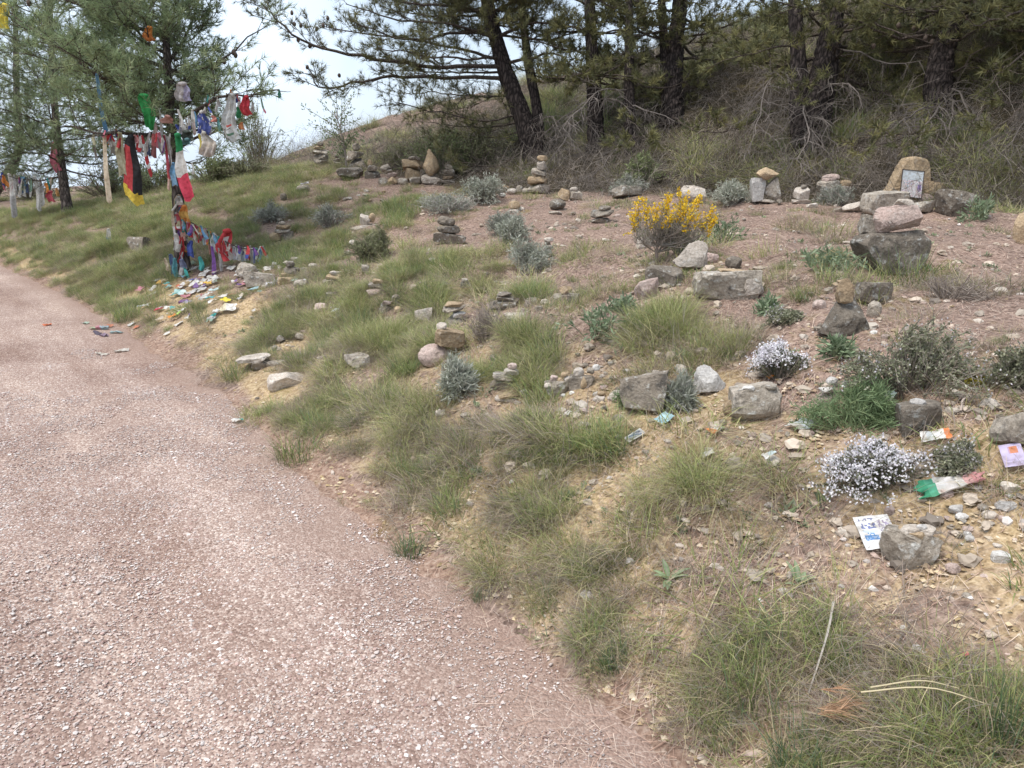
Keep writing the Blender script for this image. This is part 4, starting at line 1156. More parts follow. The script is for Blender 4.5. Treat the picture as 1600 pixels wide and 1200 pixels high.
hill_pine('thick tilted pine trunk above the framed memorial', [(1472, 168), (1466, 130), (1474, 80), (1492, 20), (1506, -50), (1520, -140), (1530, -260)], .19, .08, 15, 26, Lmax=2.6, auto_from=.36,
          limbs=[([(1495, 10, 0), (1450, 20, -.6), (1420, 15, -1.0), (1380, 5, -1.2)], .022, {}), ([(1490, 38, 0), (1540, 42, -.3), (1590, 45, -.5), (1640, 60, -.6)], .02, {}),
                 ([(1500, 0, 0), (1550, 10, -.7), (1600, 20, -1.0)], .022, {}), ([(1475, 115, 0), (1500, 110, -.3), (1525, 80, -.4), (1570, 65, -.5)], .016, dict(bare=.6)),
                 ([(1470, 160, 0), (1430, 205, -.9), (1380, 225, -1.5), (1340, 235, -1.9)], .014, dict(bare=.5))],
          dead=[([(1482, 140, 0), (1500, 145, -.4), (1520, 190, -.7), (1535, 215, -.9)], .014, .6), ([(1472, 165, 0), (1440, 170, -.5), (1405, 190, -.8), (1375, 225, -1.0)], .013, .6),
                ([(1480, 150, 0), (1490, 170, -.5), (1480, 210, -.8), (1470, 245, -1.0)], .012, .6), ([(1490, 160, 0), (1540, 220, -.8), (1590, 240, -1.2), (1640, 235, -1.4)], .013, .55),
                ([(1478, 155, 0), (1450, 190, -.8), (1440, 220, -1.0), (1425, 240, -1.1)], .012, .5)])
hill_pine('pine at the far right edge whose boughs hang over the slope', [(1690, 170), (1692, 100), (1694, 20), (1696, -80), (1700, -280)], .17, .06, 16, 26, Lmax=2.8, auto_from=.3,
          limbs=[([(1692, 60, 0), (1640, 60, -.4), (1590, 90, -.7), (1550, 130, -.9)], .02, dict(bare=.4)), ([(1692, 110, 0), (1640, 120, -.5), (1600, 160, -.8), (1570, 200, -1.0)], .018, dict(bare=.5)),
                 ([(1692, 20, 0), (1630, 10, -.4), (1570, 25, -.7), (1520, 40, -.9)], .022, {})],
          dead=[([(1690, 140, 0), (1640, 150, -.4), (1600, 190, -.7), (1570, 230, -.9)], .013, .6)])

# ------------------------------------------------------------------ shrubs and herbs
def leaf_quads(p, d, L, wd, cols):
    """diamond leaves at p pointing along d"""
    n = len(p)
    sd = np.cross(d, RS.normal(0, 1, (n, 3))); sd /= np.linalg.norm(sd, axis=1, keepdims=True) + 1e-9
    L = np.broadcast_to(L, (n,)); wd = np.broadcast_to(wd, (n,))
    m = p + d * (L * .5)[:, None]
    V = np.stack([p, m + sd * wd[:, None] / 2, p + d * L[:, None], m - sd * wd[:, None] / 2], 1)
    o = (np.arange(n) * 4)[:, None]
    T = np.concatenate([o + np.array([[0, 1, 2]]), o + np.array([[0, 2, 3]])])
    c = np.asarray(cols)[RS.randint(0, len(cols), n)] * RS.uniform(.75, 1.25, (n, 1))
    return V.reshape(-1, 3), T, np.clip(np.repeat(c, 4, 0), 0, 1)

KINDS = {  # leaf colours, leaf length, leaf width, stems, leaves per stem, flower colours, flowers per stem, flower size, stem colour
    'grey':     (((.42, .43, .35), (.35, .37, .29), (.48, .48, .41)), .045, .006, 110, 34, None, 0, 0, (.30, .27, .23)),
    'lavender': (((.33, .34, .275), (.27, .285, .225), (.39, .385, .335)), .04, .005, 120, 30, None, 0, 0, (.28, .25, .23)),
    'thyme':    (((.15, .165, .095), (.19, .19, .115), (.12, .13, .08)), .012, .006, 170, 34, ((.82, .79, .80), (.87, .85, .86), (.76, .71, .76)), 22, .010, (.20, .17, .14)),
    'thymegreen': (((.24, .25, .155), (.29, .29, .19), (.19, .20, .12), (.34, .335, .25)), .014, .007, 230, 42, ((.66, .62, .64), (.55, .52, .5)), 3, .010, (.20, .17, .14)),
    'feather':  (((.20, .28, .13), (.25, .325, .165), (.165, .23, .115)), .04, .0035, 170, 40, None, 0, 0, (.18, .22, .11)),
    'herb':     (((.20, .26, .15), (.26, .31, .20), (.16, .21, .12)), .05, .012, 26, 14, None, 0, 0, (.22, .24, .15)),
    'bush':     (((.23, .265, .12), (.28, .31, .15), (.18, .21, .10)), .028, .009, 150, 60, None, 0, 0, (.20, .17, .13)),
    'oliveb':   (((.20, .21, .11), (.25, .25, .14), (.16, .165, .09)), .035, .006, 150, 56, None, 0, 0, (.18, .15, .12)),
    'dead':     (((.30, .25, .21), (.24, .19, .16)), .03, .003, 120, 8, None, 0, 0, (.27, .225, .19)),
    'mossy':    (((.40, .33, .04), (.33, .28, .05)), .012, .010, 60, 20, None, 0, 0, (.25, .2, .06)),
}

def shrub(name, u, v, w_, h_, kind, label, cat='shrub', group=None, seed=0, dens=1.0, base=None):
    global RS
    keep = RS; RS = np.random.RandomState(3000 + int(u) * 7 + int(v))
    lc, ll, lw, ns, lp, fc, fp, fs, sc = KINDS[kind]
    p, t = G(u, v) if base is None else base
    W0 = w_ * t / FPX / 2 * 1.12; Hh = h_ * t / FPX * 1.18
    big = max(1.0, min(2.2, t / 6))             # far plants: coarser leaves
    ll, lw, fs = ll * (1 + .35 * (big - 1)), lw * big, fs * big
    ns = max(12, int(ns * dens)); lp = max(4, int(lp * dens / max(1, big * .8)))
    root = empty(name, p - np.array([0, 0, .01]))
    st = Acc(); LP, LD, FP, FD = [], [], [], []
    cl = [(math.sqrt(RS.rand()), RS.uniform(0, 6.283), RS.uniform(.6, 1.12)) for _ in range(9)]
    for i in range(ns):
        c0 = cl[RS.randint(9)]
        rho = min(1.15, abs(c0[0] + RS.normal(0, .18))); a = c0[1] + RS.normal(0, .4)
        W = W0 * (.72 + .55 * float(vnoise(np.float64(math.cos(a) * 1.6 + u), np.float64(math.sin(a) * 1.6 + v), 3) + .5)) * RS.uniform(.8, 1.2)
        tip = np.array([W * rho * math.cos(a), W * rho * math.sin(a) * .85, Hh * math.sqrt(max(0, 1 - .75 * rho * rho)) * RS.uniform(.65, 1.08) * c0[2]])
        b = np.array([W * .25 * rho * math.cos(a), W * .25 * rho * math.sin(a), -.01])
        mid = b * .4 + tip * .5 + np.array([0, 0, Hh * .12]) + RS.normal(0, .14, 3) * W
        q = spline([b, mid, tip], 6)
        r = .0022 * big
        st.add(*tube(q, np.linspace(r * 1.5, r * .5, 6), 3, False), np.array(sc) * RS.uniform(.8, 1.2))
        f = RS.uniform(.05 if kind in ('bush', 'oliveb') else .25, 1.0, lp); k = np.minimum((f * 5).astype(int), 4)
        pos = q[k] + (q[k + 1] - q[k]) * (f * 5 - k)[:, None]
        tg = q[k + 1] - q[k]; tg /= np.linalg.norm(tg, axis=1, keepdims=True) + 1e-9
        d = tg * .8 + RS.normal(0, .6, (lp, 3)); d /= np.linalg.norm(d, axis=1, keepdims=True)
        LP.append(pos + RS.normal(0, ll * .25, (lp, 3))); LD.append(d)
        if fp and float(vnoise(np.float64(tip[0] / W0 * 2.2 + u), np.float64(tip[1] / W0 * 2.2 + v), 8)) > (-.3 if fp > 5 else .02):
            FP.append(tip[None] + RS.normal(0, fs * 1.1, (fp, 3))); FD.append(RS.normal(0, 1, (fp, 3)) + np.array([0, 0, .8]))
    OCC.append((p[0], p[1], W0 * .8))
    obj('stems', st.mesh('stems', M_DRY), root)
    LP, LD = np.concatenate(LP), np.concatenate(LD)
    ac = Acc(); ac.add(*leaf_quads(LP, LD, ll * RS.uniform(.6, 1.3, len(LP)), lw, lc)); obj('foliage', ac.mesh('foliage', M_LEAF), root)
    if FP:
        FP, FD = np.concatenate(FP), np.concatenate(FD); FD /= np.linalg.norm(FD, axis=1, keepdims=True)
        ac = Acc(); ac.add(*leaf_quads(FP, FD, fs, fs * .8, fc)); obj('flowers', ac.mesh('flowers', M_PETAL), root)['kind'] = 'stuff'
    tag(root, label, cat, group); hero(label, p)
    RS = keep
    return root

def rosette(u, v, w_, label, n=8):
    global RS
    keep = RS; RS = np.random.RandomState(int(u))
    p, t = G(u, v); W = w_ * t / FPX / 2
    root = empty('rosette_plant', p)
    for i in range(n):
        az = i * 2.4 + RS.normal(0, .2); el = RS.uniform(.45, 1.35); L = W * RS.uniform(.95, 1.45)
        V, T = [], []
        for k in range(7):
            f = k / 6; e = el - f * .7
            r = L * f * math.cos(el - f * .35); z = L * f * math.sin(el - f * .3)
            wd = W * .16 * math.sin(math.pi * (f * .93 + .05)) ** .8
            for s, dz in ((-1, wd * .35), (0, 0), (1, wd * .35)):
                V.append((r * math.cos(az) - s * wd * math.sin(az), r * math.sin(az) + s * wd * math.cos(az), z + dz))
        for k in range(6):
            for s in range(2):
                a = k * 3 + s; T += [(a, a + 1, a + 4), (a, a + 4, a + 3)]
        V = np.array(V); c = np.tile(np.array((.20, .29, .13)) * RS.uniform(.9, 1.2), (len(V), 1)); c[1::3] = (.33, .39, .25)
        obj('leaf', tri_mesh('leaf', V, T, M_LEAF, vcol=c, smooth=True), root)
    OCC.append((p[0], p[1], W * 1.1)); OCC.append((p[0] * .93, p[1] * .93, W))
    tag(root, label, 'plant', 'broad-leaved rosettes on the bank')
    RS = keep

def broom():
    global RS
    keep = RS; RS = np.random.RandomState(77)
    p, t = G(1025, 415); s = t / FPX
    root = empty('broom_bush', p)
    stem = Acc(); tw = Acc(); FP = []
    tr, _ = wander(np.array([0, 0, -.02]), (-.02, 0, 1), 46 * s, 4, .05)
    stem.add(*tube(tr, np.linspace(3.2 * s, 2.2 * s, 5), 7, lump=.06), (.24, .19, .16))
    obj('trunk', stem.mesh('trunk', M_DRY), root)
    LPs, LDs = [], []
    for i in range(84):
        a = RS.uniform(0, 6.283); x = RS.uniform(-1, 1)
        top = RS.uniform(.1, 1.0)
        tip = np.array([(x * 62 + 20) * s, math.sin(a) * 30 * s, (50 + 58 * math.sqrt(max(0, 1 - x * x * .75)) * top) * s])
        b = tr[RS.choice([2, 3, 3, 4, 4, 4])]
        q = spline([b, b * .5 + tip * .5 + np.array([(tip[0] - b[0]) * .2, 0, -9 * s]) + RS.normal(0, 5 * s, 3), tip], 8)
        tw.add(*tube(q, np.linspace(.8 * s, .3 * s, 8), 4, False), np.array((.25, .215, .18)) * RS.uniform(.8, 1.2))
        for k in range(12):
            j = RS.randint(2, 7); e = RS.normal(0, .8, 3) + np.array([0, 0, 1.0]); e = unit(e) * RS.uniform(8, 22) * s
            tw.add(*tube([q[j], q[j] + e * .5 + RS.normal(0, s, 3), q[j] + e], np.array([.42, .34, .2]) * s, 3, False), (.27, .235, .20))
            f = RS.rand(5)[:, None]
            if j > 4: LPs.append(q[j] + e * f); LDs.append(RS.normal(0, 1, (5, 3)))
            if top > .45 and j > 4 and RS.rand() < .3:
                n = RS.randint(6, 14); FP.append(q[j] + e * RS.uniform(.4, 1.1, (n, 1)) + RS.normal(0, 1.1 * s, (n, 3)))
        if top > .3 and RS.rand() < .8:
            up = unit(q[-1] - q[-3] + np.array([0, 0, 8 * s]))
            n = RS.randint(26, 60)
            FP.append(tip[None] + up[None] * RS.uniform(-14, 12, n)[:, None] * s + RS.normal(0, 1.5 * s, (n, 3)))
    obj('twigs', tw.mesh('twigs', M_DRY), root)
    LPs = np.concatenate(LPs); LDs = np.concatenate(LDs); LDs /= np.linalg.norm(LDs, axis=1, keepdims=True)
    a = Acc(); a.add(*leaf_quads(LPs, LDs, 4 * s, 1.0 * s, ((.20, .21, .12), (.25, .24, .15)))); obj('foliage', a.mesh('foliage', M_LEAF), root)
    FP = np.concatenate(FP); d = RS.normal(0, 1, (len(FP), 3)); d /= np.linalg.norm(d, axis=1, keepdims=True)
    a = Acc(); a.add(*leaf_quads(FP, d, 3.6 * s, 2.8 * s, ((.80, .54, .03), (.86, .64, .06), (.70, .42, .015)))); obj('blossoms', a.mesh('blossoms', M_PETAL), root)['kind'] = 'stuff'
    tag(root, 'small broom bush in bright yellow bloom on the terrace', 'shrub')
    RS = keep

broom()
SHR = 'shrubs'
for a in [
    ('grey_shrub', 755, 315, 62, 44, 'grey', 'tall silvery shrub beside the row of far cairns'),
    ('grey_shrub', 800, 384, 56, 44, 'grey', 'silver green shrub, upper of two on the slope left of broom'),
    ('grey_shrub', 826, 428, 76, 50, 'grey', 'silver shrub with dead brown skirt, lower of two near thin stone stack'),
    ('grey_shrub', 786, 362, 40, 34, 'lavender', 'small grey shrub just above the two silver shrubs'),
    ('grey_shrub', 700, 330, 90, 26, 'lavender', 'low spreading grey shrub left of tall silvery shrub'),
    ('grey_shrub', 518, 352, 60, 30, 'lavender', 'grey bush next to the pale slab with triangular stone'),
    ('grey_shrub', 425, 345, 50, 26, 'lavender', 'grey bush above the slab cairn near the flag tree'),
    ('green_shrub', 590, 408, 74, 44, 'oliveb', 'olive green shrub below the pale slab cairn'),
    ('grey_shrub', 985, 306, 60, 26, 'lavender', 'low grey shrub behind the long grey slab'),
    ('grey_shrub', 1145, 318, 54, 28, 'grey', 'silver green shrub left of the lichened block cairn'),
    ('grey_shrub', 1305, 322, 56, 32, 'lavender', 'grey bushy shrub hiding the foot of the rubble cairn'),
    ('green_herb', 1130, 378, 80, 34, 'herb', 'sprawling blue green herb right of the broom'),
    ('green_herb', 1530, 345, 46, 32, 'herb', 'leafy grey green herb right of the lichened boulder'),
    ('green_herb', 1060, 395, 50, 34, 'herb', 'green herb at the foot of the broom'),
    ('green_shrub', 1000, 290, 60, 44, 'bush', 'fresh green shrub in shade behind the terrace edge'),
    ('thyme_bush', 1222, 590, 76, 58, 'thyme', 'lilac flowering thyme bush above the flat topped block', ),
    ('thyme_bush', 1370, 750, 150, 54, 'thyme', 'large pale flowering thyme bush above the white leaflet'),
    ('thyme_bush', 1412, 612, 190, 105, 'thymegreen', 'wide green thyme bush, few flowers, below the tilted boulder cairn'),
    ('thyme_bush', 1600, 608, 90, 80, 'thymegreen', 'dark thyme bush cut by the right edge of the photo'),
    ('thyme_bush', 1225, 505, 50, 24, 'thymegreen', 'sparse low thyme near the pile with the upright stone'),
    ('feathery_shrub', 1332, 668, 150, 66, 'feather', 'bright feathery green shrub behind the large flowering thyme'),
    ('thyme_bush', 1490, 735, 60, 40, 'thymegreen', 'small dark thyme between the lavender card and flowering thyme'),
    ('grey_shrub', 710, 620, 60, 60, 'grey', 'silver grey shrub below the stacked pair of boulders'),
    ('grey_shrub', 1062, 640, 44, 50, 'lavender', 'thin grey green shrub right of the mossy boulder'),
    ('green_herb', 1000, 632, 50, 36, 'feather', 'green wispy plant growing over the mossy boulder'),
    ('dead_shrub', 760, 530, 90, 48, 'dead', 'dead brown shrub below the flat slab stacks'),
    ('dead_shrub', 1290, 425, 100, 34, 'herb', 'grey green herb clump left of the tilted boulder cairn'),
    ('green_herb', 1200, 490, 40, 22, 'herb', 'little green herb right of the largest grey boulder'),
    ('green_herb', 1310, 560, 34, 26, 'herb', 'little upright herb under the boulder with upright stone'),
    ('moss_cushion', 1522, 602, 40, 14, 'mossy', 'bright yellow moss cushion beside the dark thyme'),
    ('green_herb', 930, 525, 130, 50, 'herb', 'spreading leafy green herb patch in the middle of the slope'),
    ('green_herb', 960, 490, 60, 28, 'herb', 'small herb just above the spreading leafy patch'),
    ('dead_shrub', 1480, 470, 110, 36, 'dead', 'dead grey brush right of the tilted boulder cairn'),
    ('dead_shrub', 380, 275, 90, 26, 'oliveb', 'olive bush on the far mound behind the flag tree'),
    ('green_shrub', 405, 262, 90, 86, 'bush', 'bright green rounded shrub beyond the mound'),
    ('green_shrub', 690, 268, 100, 60, 'bush', 'yellow green shrub under the low boughs behind the ochre stones'),
    ('green_shrub', 640, 258, 80, 40, 'oliveb', 'olive shrub on the slope behind the dark cairn'),
    ('green_shrub', 745, 262, 80, 50, 'oliveb', 'olive shrub tight against the leaning pine trunk'),
    ('green_shrub', 170, 305, 110, 60, 'oliveb', 'hazy shrub behind the hanging beige scarf'),
    ('green_shrub', 60, 312, 120, 60, 'oliveb', 'hazy shrub between the far pines'),
    ('green_shrub', 240, 300, 110, 50, 'bush', 'green shrub behind the black red yellow flag'),
    ('green_shrub', 330, 285, 90, 40, 'bush', 'low green shrub behind the green white red flag'),
]:
    nm, u, v, ww, hh, kd, lb = a
    shrub(nm, u, v, ww, hh, kd, lb, group={'grey_shrub': 'grey shrubs on the terrace', 'thyme_bush': 'thyme bushes', 'green_herb': 'low green herbs', 'dead_shrub': 'dead and dusty shrubs', 'green_shrub': 'green shrubs'}.get(nm),
          cat={'green_herb': 'herb', 'moss_cushion': 'moss'}.get(nm, 'shrub'))

rosette(1045, 912, 58, 'broad-leaved rosette plant, left one of the pair on bare bank')
rosette(1248, 922, 58, 'broad-leaved rosette plant, right one of the pair, below the leaflet', 7)

def sapling():
    global RS
    keep = RS; RS = np.random.RandomState(5)
    p, t = G(540, 250); t = 14.5; p = P(540, 250, t); p[2] = float(H(p[0], p[1]))
    s = t / FPX
    root = empty('sapling', p)
    zoff = P(540, 243, t)[2] - p[2]
    st = Acc(); LP, LD = [], []
    tr, _ = wander((0, 0, -.05), (0, 0, 1), zoff + 70 * s, 8, .08)
    st.add(*tube(tr, np.linspace(2 * s, .8 * s, 9), 5), (.30, .26, .23))
    for i in range(34):
        j = RS.randint(2, 8); d = np.array([RS.normal(-.2, .8), RS.normal(0, .6), RS.uniform(.3, 1.1)])
        q, e = wander(tr[j], d, RS.uniform(22, 60) * s, 5, .15)
        st.add(*tube(q, np.linspace(.7 * s, .25 * s, 6), 3, False), (.30, .27, .23))
        for k in range(30):
            m = RS.randint(1, 6); LP.append(q[m] + RS.normal(0, 2.5 * s, 3)); LD.append(unit(e + RS.normal(0, .7, 3)))
    obj('trunk', st.mesh('trunk', M_DRY), root)
    a = Acc(); a.add(*leaf_quads(np.array(LP), np.array(LD), 4.5 * s, 1.9 * s, ((.24, .30, .15), (.30, .35, .19), (.19, .24, .12)))); obj('crown', a.mesh('crown', M_LEAF), root)
    tag(root, 'thin airy sapling against the sky behind far cairns', 'tree')
    RS = keep
sapling()

# ------------------------------------------------------------------ hero grass tufts
for i, (u, v, ww, kd, lb) in enumerate([
    (468, 715, 96, 'green', 'bushy green tuft at the path edge, standing alone on bare soil'),
    (605, 735, 70, 'mix', 'thin dark tuft on the bank right of the lone green path tuft'),
    (545, 780, 44, 'low', 'tiny bright tuft on the path rim'),
    (640, 868, 84, 'blue', 'spiky blue green tuft on the path rim'),
    (790, 890, 150, 'weep', 'big shaggy tussock overhanging the middle path rim'),
    (895, 690, 140, 'weep', 'yellow green tussock below the cluster of pale stones'),
    (1110, 770, 190, 'weep', 'long arching tussock on the brow left of the flowering thyme'),
    (1230, 745, 170, 'weep', 'arching tussock touching the large flowering thyme'),
    (1010, 545, 120, 'weep', 'tall tussock in the middle of the slope below the broom'),
    (1085, 545, 80, 'mix', 'tussock with dry stems right of the slope middle'),
    (1190, 1085, 160, 'green', 'large fresh green tuft low on the bank'),
    (1010, 1020, 100, 'mix', 'dull tuft with grey dead blades left of the large fresh tuft'),
    (935, 1045, 80, 'low', 'short turf tuft where gravel meets the bank'),
    (750, 938, 44, 'blue', 'small tuft in the gravel rim'),
    (1500, 1198, 170, 'green', 'large grass clump at the bottom right corner'),
    (1560, 1170, 160, 'spike', 'tall rush-like stems in the bottom right corner'),
    (1250, 1195, 150, 'blue', 'bluish tuft at the very bottom beside fallen orange needles'),
    (1410, 440, 110, 'green', 'vivid green tuft in front of the tilted boulder cairn'),
    (1300, 440, 70, 'green', 'green tuft left of the tilted boulder cairn'),
    (195, 497, 64, 'green', 'round green tuft at the path edge below the flag tree'),
    (372, 590, 56, 'green', 'green tuft below the bare sandy scar'),
    (410, 655, 70, 'mix', 'weedy tuft beside the white paper scrap on the path edge'),
    (412, 533, 30, 'blue', 'dark green tuft on the bare sandy scar'),
    (845, 470, 64, 'green', 'bright tuft above the flat slab stacks'),
    (620, 330, 60, 'green', 'green tuft in front of the ochre far cairns'),
    (615, 355, 44, 'green', 'fresh tuft right of the triangular stone slab'),
    (740, 590, 80, 'green', 'green tuft right of the stacked pair of boulders'),
    (985, 800, 44, 'low', 'little tuft on the bare ochre face'),
    (1060, 1140, 90, 'low', 'thin tuft in gravel near the bottom edge'),
    (860, 480, 40, 'green', 'small vivid tuft left of tan topped stone'),
]):
    p, t = G(u, v)
    m = TUFTS[kd][i % len(TUFTS[kd])]
    sc = (ww * t / FPX) / {'green': .42, 'weep': .62, 'mix': .46, 'low': .38, 'blue': .42, 'spike': .5}[kd]
    o = obj('grass_tuft', m, None, p - np.array([0, 0, .01]))
    o.scale = (sc, sc, sc); o.rotation_euler = (0, 0, i * 1.7)
    tag(o, lb, 'grass', 'single grass tufts')

def straw(u0, v0, u1, v1, lb, r=.0022, lift=.10, col=(.52, .44, .28), nm='dry_stalk', cat='stalk'):
    a0, t0 = G(u0, v0); a1, t1 = G(u1, v1)
    a0 = a0 + np.array([0, 0, lift]); a1 = a1 + np.array([0, 0, lift * .6])
    q = spline([a0, (a0 + a1) / 2 + RS.normal(0, .01, 3) + np.array([0, 0, .02]), a1], 10) - a0
    a = Acc(); a.add(*tube(q, np.linspace(r, r * .6, 10), 5), col)
    tag(obj(nm, a.mesh(nm, M_DRY), None, a0), lb, cat, 'dry stalks and sticks')

straw(1130, 915, 1078, 1030, 'pale dry stalk leaning below the left rosette', lift=.015, r=.003)
straw(1300, 960, 1262, 1095, 'crooked grey stick in dead grass below the right rosette', lift=.03, r=.004, col=(.36, .32, .28), nm='stick', cat='stick')
straw(1350, 1142, 1490, 1120, 'upper of two pale straws lying across green grass', lift=.12)
straw(1335, 1152, 1548, 1150, 'lower of two pale straws lying across green grass', lift=.12)
straw(1255, 580, 1325, 560, 'thin brown stick right of the lilac thyme', lift=.01, r=.003, col=(.38, .29, .23), nm='stick', cat='stick')
straw(1060, 655, 1095, 628, 'thin twig right of the blue paper', lift=.02, r=.002, col=(.40, .33, .28), nm='stick', cat='stick')
straw(1575, 605, 1605, 625, 'thin stick below the dark thyme at the right edge', lift=.015, r=.003, col=(.38, .30, .25), nm='stick', cat='stick')
straw(1500, 650, 1518, 628, 'pale forked stick beside the boulder with white pebble', lift=.015, r=.004, col=(.55, .45, .38), nm='stick', cat='stick')

def needle_clump():
    p, t = G(1310, 1150)
    tips = [(np.array([0, 0, .08]) + RS.normal(0, .012, 3), unit((.8, -.2, .25))) for _ in range(9)]
    a = Acc(); a.add(*needles(tips, 16, (.045, .08), .0022, ((.46, .27, .16), (.54, .34, .21)), (.1, .8)))
    tag(obj('dead_needle_spray', a.mesh('dead_needle_spray', M_NEEDLE), None, p), 'spray of dead orange pine needles caught in grass', 'needles')
needle_clump()

# ------------------------------------------------------------------ stones and cairns
_cnt = {}
def stone_obj(kind, mat, w_, d_, h_, loc, yaw=0.0, tilt=(0, 0), parent=None, small=False, name='stone'):
    pool = (SMALL if small else STONES)[kind]
    k = _cnt.get(kind, 0); _cnt[kind] = k + 1
    o = bpy.data.objects.new(name, pool[k % len(pool)]); COL.objects.link(o)
    o.material_slots[0].link = 'OBJECT'; o.material_slots[0].material = M_ST[mat]
    o.scale = (w_ * (-1 if k % 2 else 1), d_, h_); o.rotation_euler = (tilt[0], tilt[1], yaw)
    o.location = loc
    if parent is not None: o.parent = parent
    return o

def sink(x, y, w_):
    return float(min(H(x, y), H(x - w_ * .3, y), H(x + w_ * .3, y))) - .006

def lone(u, v, w_, h_, kind, mat, label, tilt=0.0, cat='stone', group='loose stones', name='stone', depth=.8, yaw=None):
    p, t = G(u, v); s = t / FPX * 1.06
    W, Hh = w_ * s, h_ * s
    y = p[1] + W * depth * .25
    o = stone_obj(kind, mat, W, W * depth, Hh * 1.28, (p[0], y, sink(p[0], y, W)), RS.normal(0, .25) if yaw is None else yaw, (RS.normal(0, .05), tilt), small=w_ < 26, name=name)
    OCC.append((p[0], p[1], W * .55))
    tag(o, label, cat, group); hero(label, p)
    return o

def cairn(u, v, stones, label, group='stacked stone cairns', name='cairn', cat='cairn'):
    """stones bottom to top: (w px, h px, dx px, kind, material[, lift px or None, tilt, depth m offset])"""
    p, t = G(u, v); s = t / FPX * 1.13
    root = empty(name, p)
    OCC.append((p[0], p[1], max(q[0] / 2 + abs(q[2]) * .7 for q in stones) * s))
    z = sink(p[0], p[1], stones[0][0] * s) - p[2]
    for q in stones:
        w_, h_, dx, kd, mt = q[:5]
        lift = q[5] if len(q) > 5 else None; tilt = q[6] if len(q) > 6 else RS.normal(0, .07); dy = q[7] * s if len(q) > 7 else 0
        W, Hh = w_ * s, h_ * s
        if lift is not None:
            x = p[0] + dx * s; zb = (sink(x, p[1] + dy, W) - p[2]) + lift * s
        else: zb = z
        stone_obj(kd, mt, W, W * RS.uniform(.7, .9), Hh * 1.16, (dx * s, W * .2 + dy, zb), RS.normal(0, .2), (RS.normal(0, .05), tilt), root, small=w_ < 24)
        z = zb + Hh * .98
    tag(root, label, cat, group); hero(label, p)
    return root

C_ = cairn
C_(501, 258, [(22, 8, 0, 'slab', 'grey'), (20, 7, 0, 'block', 'dark'), (22, 6, 0, 'slab', 'grey'), (16, 5, -1, 'slab', 'ochre'), (9, 6, 1, 'cobble', 'dark')], 'slab cairn furthest left on the skyline beside the sapling')
C_(527, 260, [(13, 7, 0, 'block', 'dark'), (11, 5, 0, 'slab', 'grey'), (6, 5, 0, 'cobble', 'dark')], 'small dark cairn between two bigger skyline cairns')
C_(557, 268, [(32, 16, 0, 'block', 'dark'), (23, 12, -1, 'block', 'dark'), (11, 9, 1, 'cobble', 'dark')], 'largest dark cairn on the skyline, right of the sapling')
lone(546, 280, 38, 13, 'slab', 'dark', 'dark slab lying in front of the largest skyline cairn')
C_(581, 279, [(22, 10, 0, 'block', 'dark'), (15, 8, 0, 'slab', 'dark'), (7, 8, -2, 'upright', 'ochre')], 'low dark pointed cairn right of the largest skyline cairn')
C_(608, 288, [(14, 9, -8, 'block', 'grey'), (16, 9, 4, 'slab', 'ochre', 0), (15, 7, 4, 'slab', 'pink'), (12, 5, -1, 'cobble', 'grey'), (15, 9, -2, 'slab', 'grey', 18, -.5)], 'rough cairn with a tilted grey slab on top')
lone(629, 289, 16, 9, 'cobble', 'grey', 'small grey stone between the rough cairn and ochre block cairn')
lone(648, 290, 18, 9, 'block', 'grey', 'small grey stone at the foot of the ochre block cairn')
C_(645, 284, [(24, 16, 0, 'block', 'ochre'), (30, 14, 0, 'slab', 'ochre'), (19, 5, 3, 'slab', 'dark')], 'cairn of two big ochre blocks with dark flat cap')
C_(672, 288, [(30, 11, 0, 'slab', 'pale'), (24, 32, 0, 'upright', 'ochre')], 'tall pointed ochre stone on a pale block', 'stacked stone cairns')
C_(700, 288, [(22, 6, -1, 'slab', 'pale'), (16, 6, 0, 'slab', 'ochre'), (16, 8, 2, 'cobble', 'dark'), (11, 6, 1, 'cobble', 'dark')], 'little cairn right of the tall pointed ochre stone')
lone(473, 300, 20, 9, 'cobble', 'dark', 'dark stone with a white scrap on the far slope')
lone(443, 314, 10, 9, 'cobble', 'dark', 'small dark stone in grass right of the flag tree')
C_(441, 376, [(20, 12, 6, 'block', 'dark'), (18, 10, -10, 'block', 'ochre', 2), (24, 6, 0, 'slab', 'grey', 10), (20, 6, 2, 'slab', 'ochre'), (9, 5, 1, 'cobble', 'grey')], 'slab cairn in grass right of the ribbon strewn trunk')
C_(572, 354, [(46, 7, 0, 'slab', 'pale'), (16, 13, -2, 'wedge', 'pale'), (10, 11, 5, 'upright', 'ochre', 6, .6)], 'pale slab carrying a triangular white stone')
C_(701, 382, [(48, 16, 0, 'slab', 'dark'), (34, 11, 0, 'slab', 'dark'), (25, 12, -4, 'cobble', 'dark')], 'dark three stone cairn standing alone above the slope middle')
lone(552, 385, 14, 8, 'cobble', 'pale', 'single pale stone under the triangular stone slab')
C_(452, 437, [(26, 10, 0, 'slab', 'ochre'), (22, 9, 2, 'block', 'dark'), (12, 8, 3, 'cobble', 'dark')], 'dark jumbled cairn right of the white bags')
lone(468, 449, 18, 9, 'cobble', 'pale', 'pale stone below the dark jumbled cairn')
C_(517, 446, [(26, 9, 0, 'slab', 'grey'), (20, 7, 3, 'slab', 'ochre'), (10, 5, 4, 'slab', 'pale')], 'tan layered cairn in grass, right of the dark jumbled cairn')
lone(571, 428, 13, 12, 'block', 'grey', 'square grey stone in the deep grass')
C_(589, 461, [(32, 12, 0, 'block', 'pink'), (24, 8, 0, 'slab', 'dark'), (14, 6, 1, 'slab', 'ochre')], 'domed pile of pinkish stones in mid slope grass')
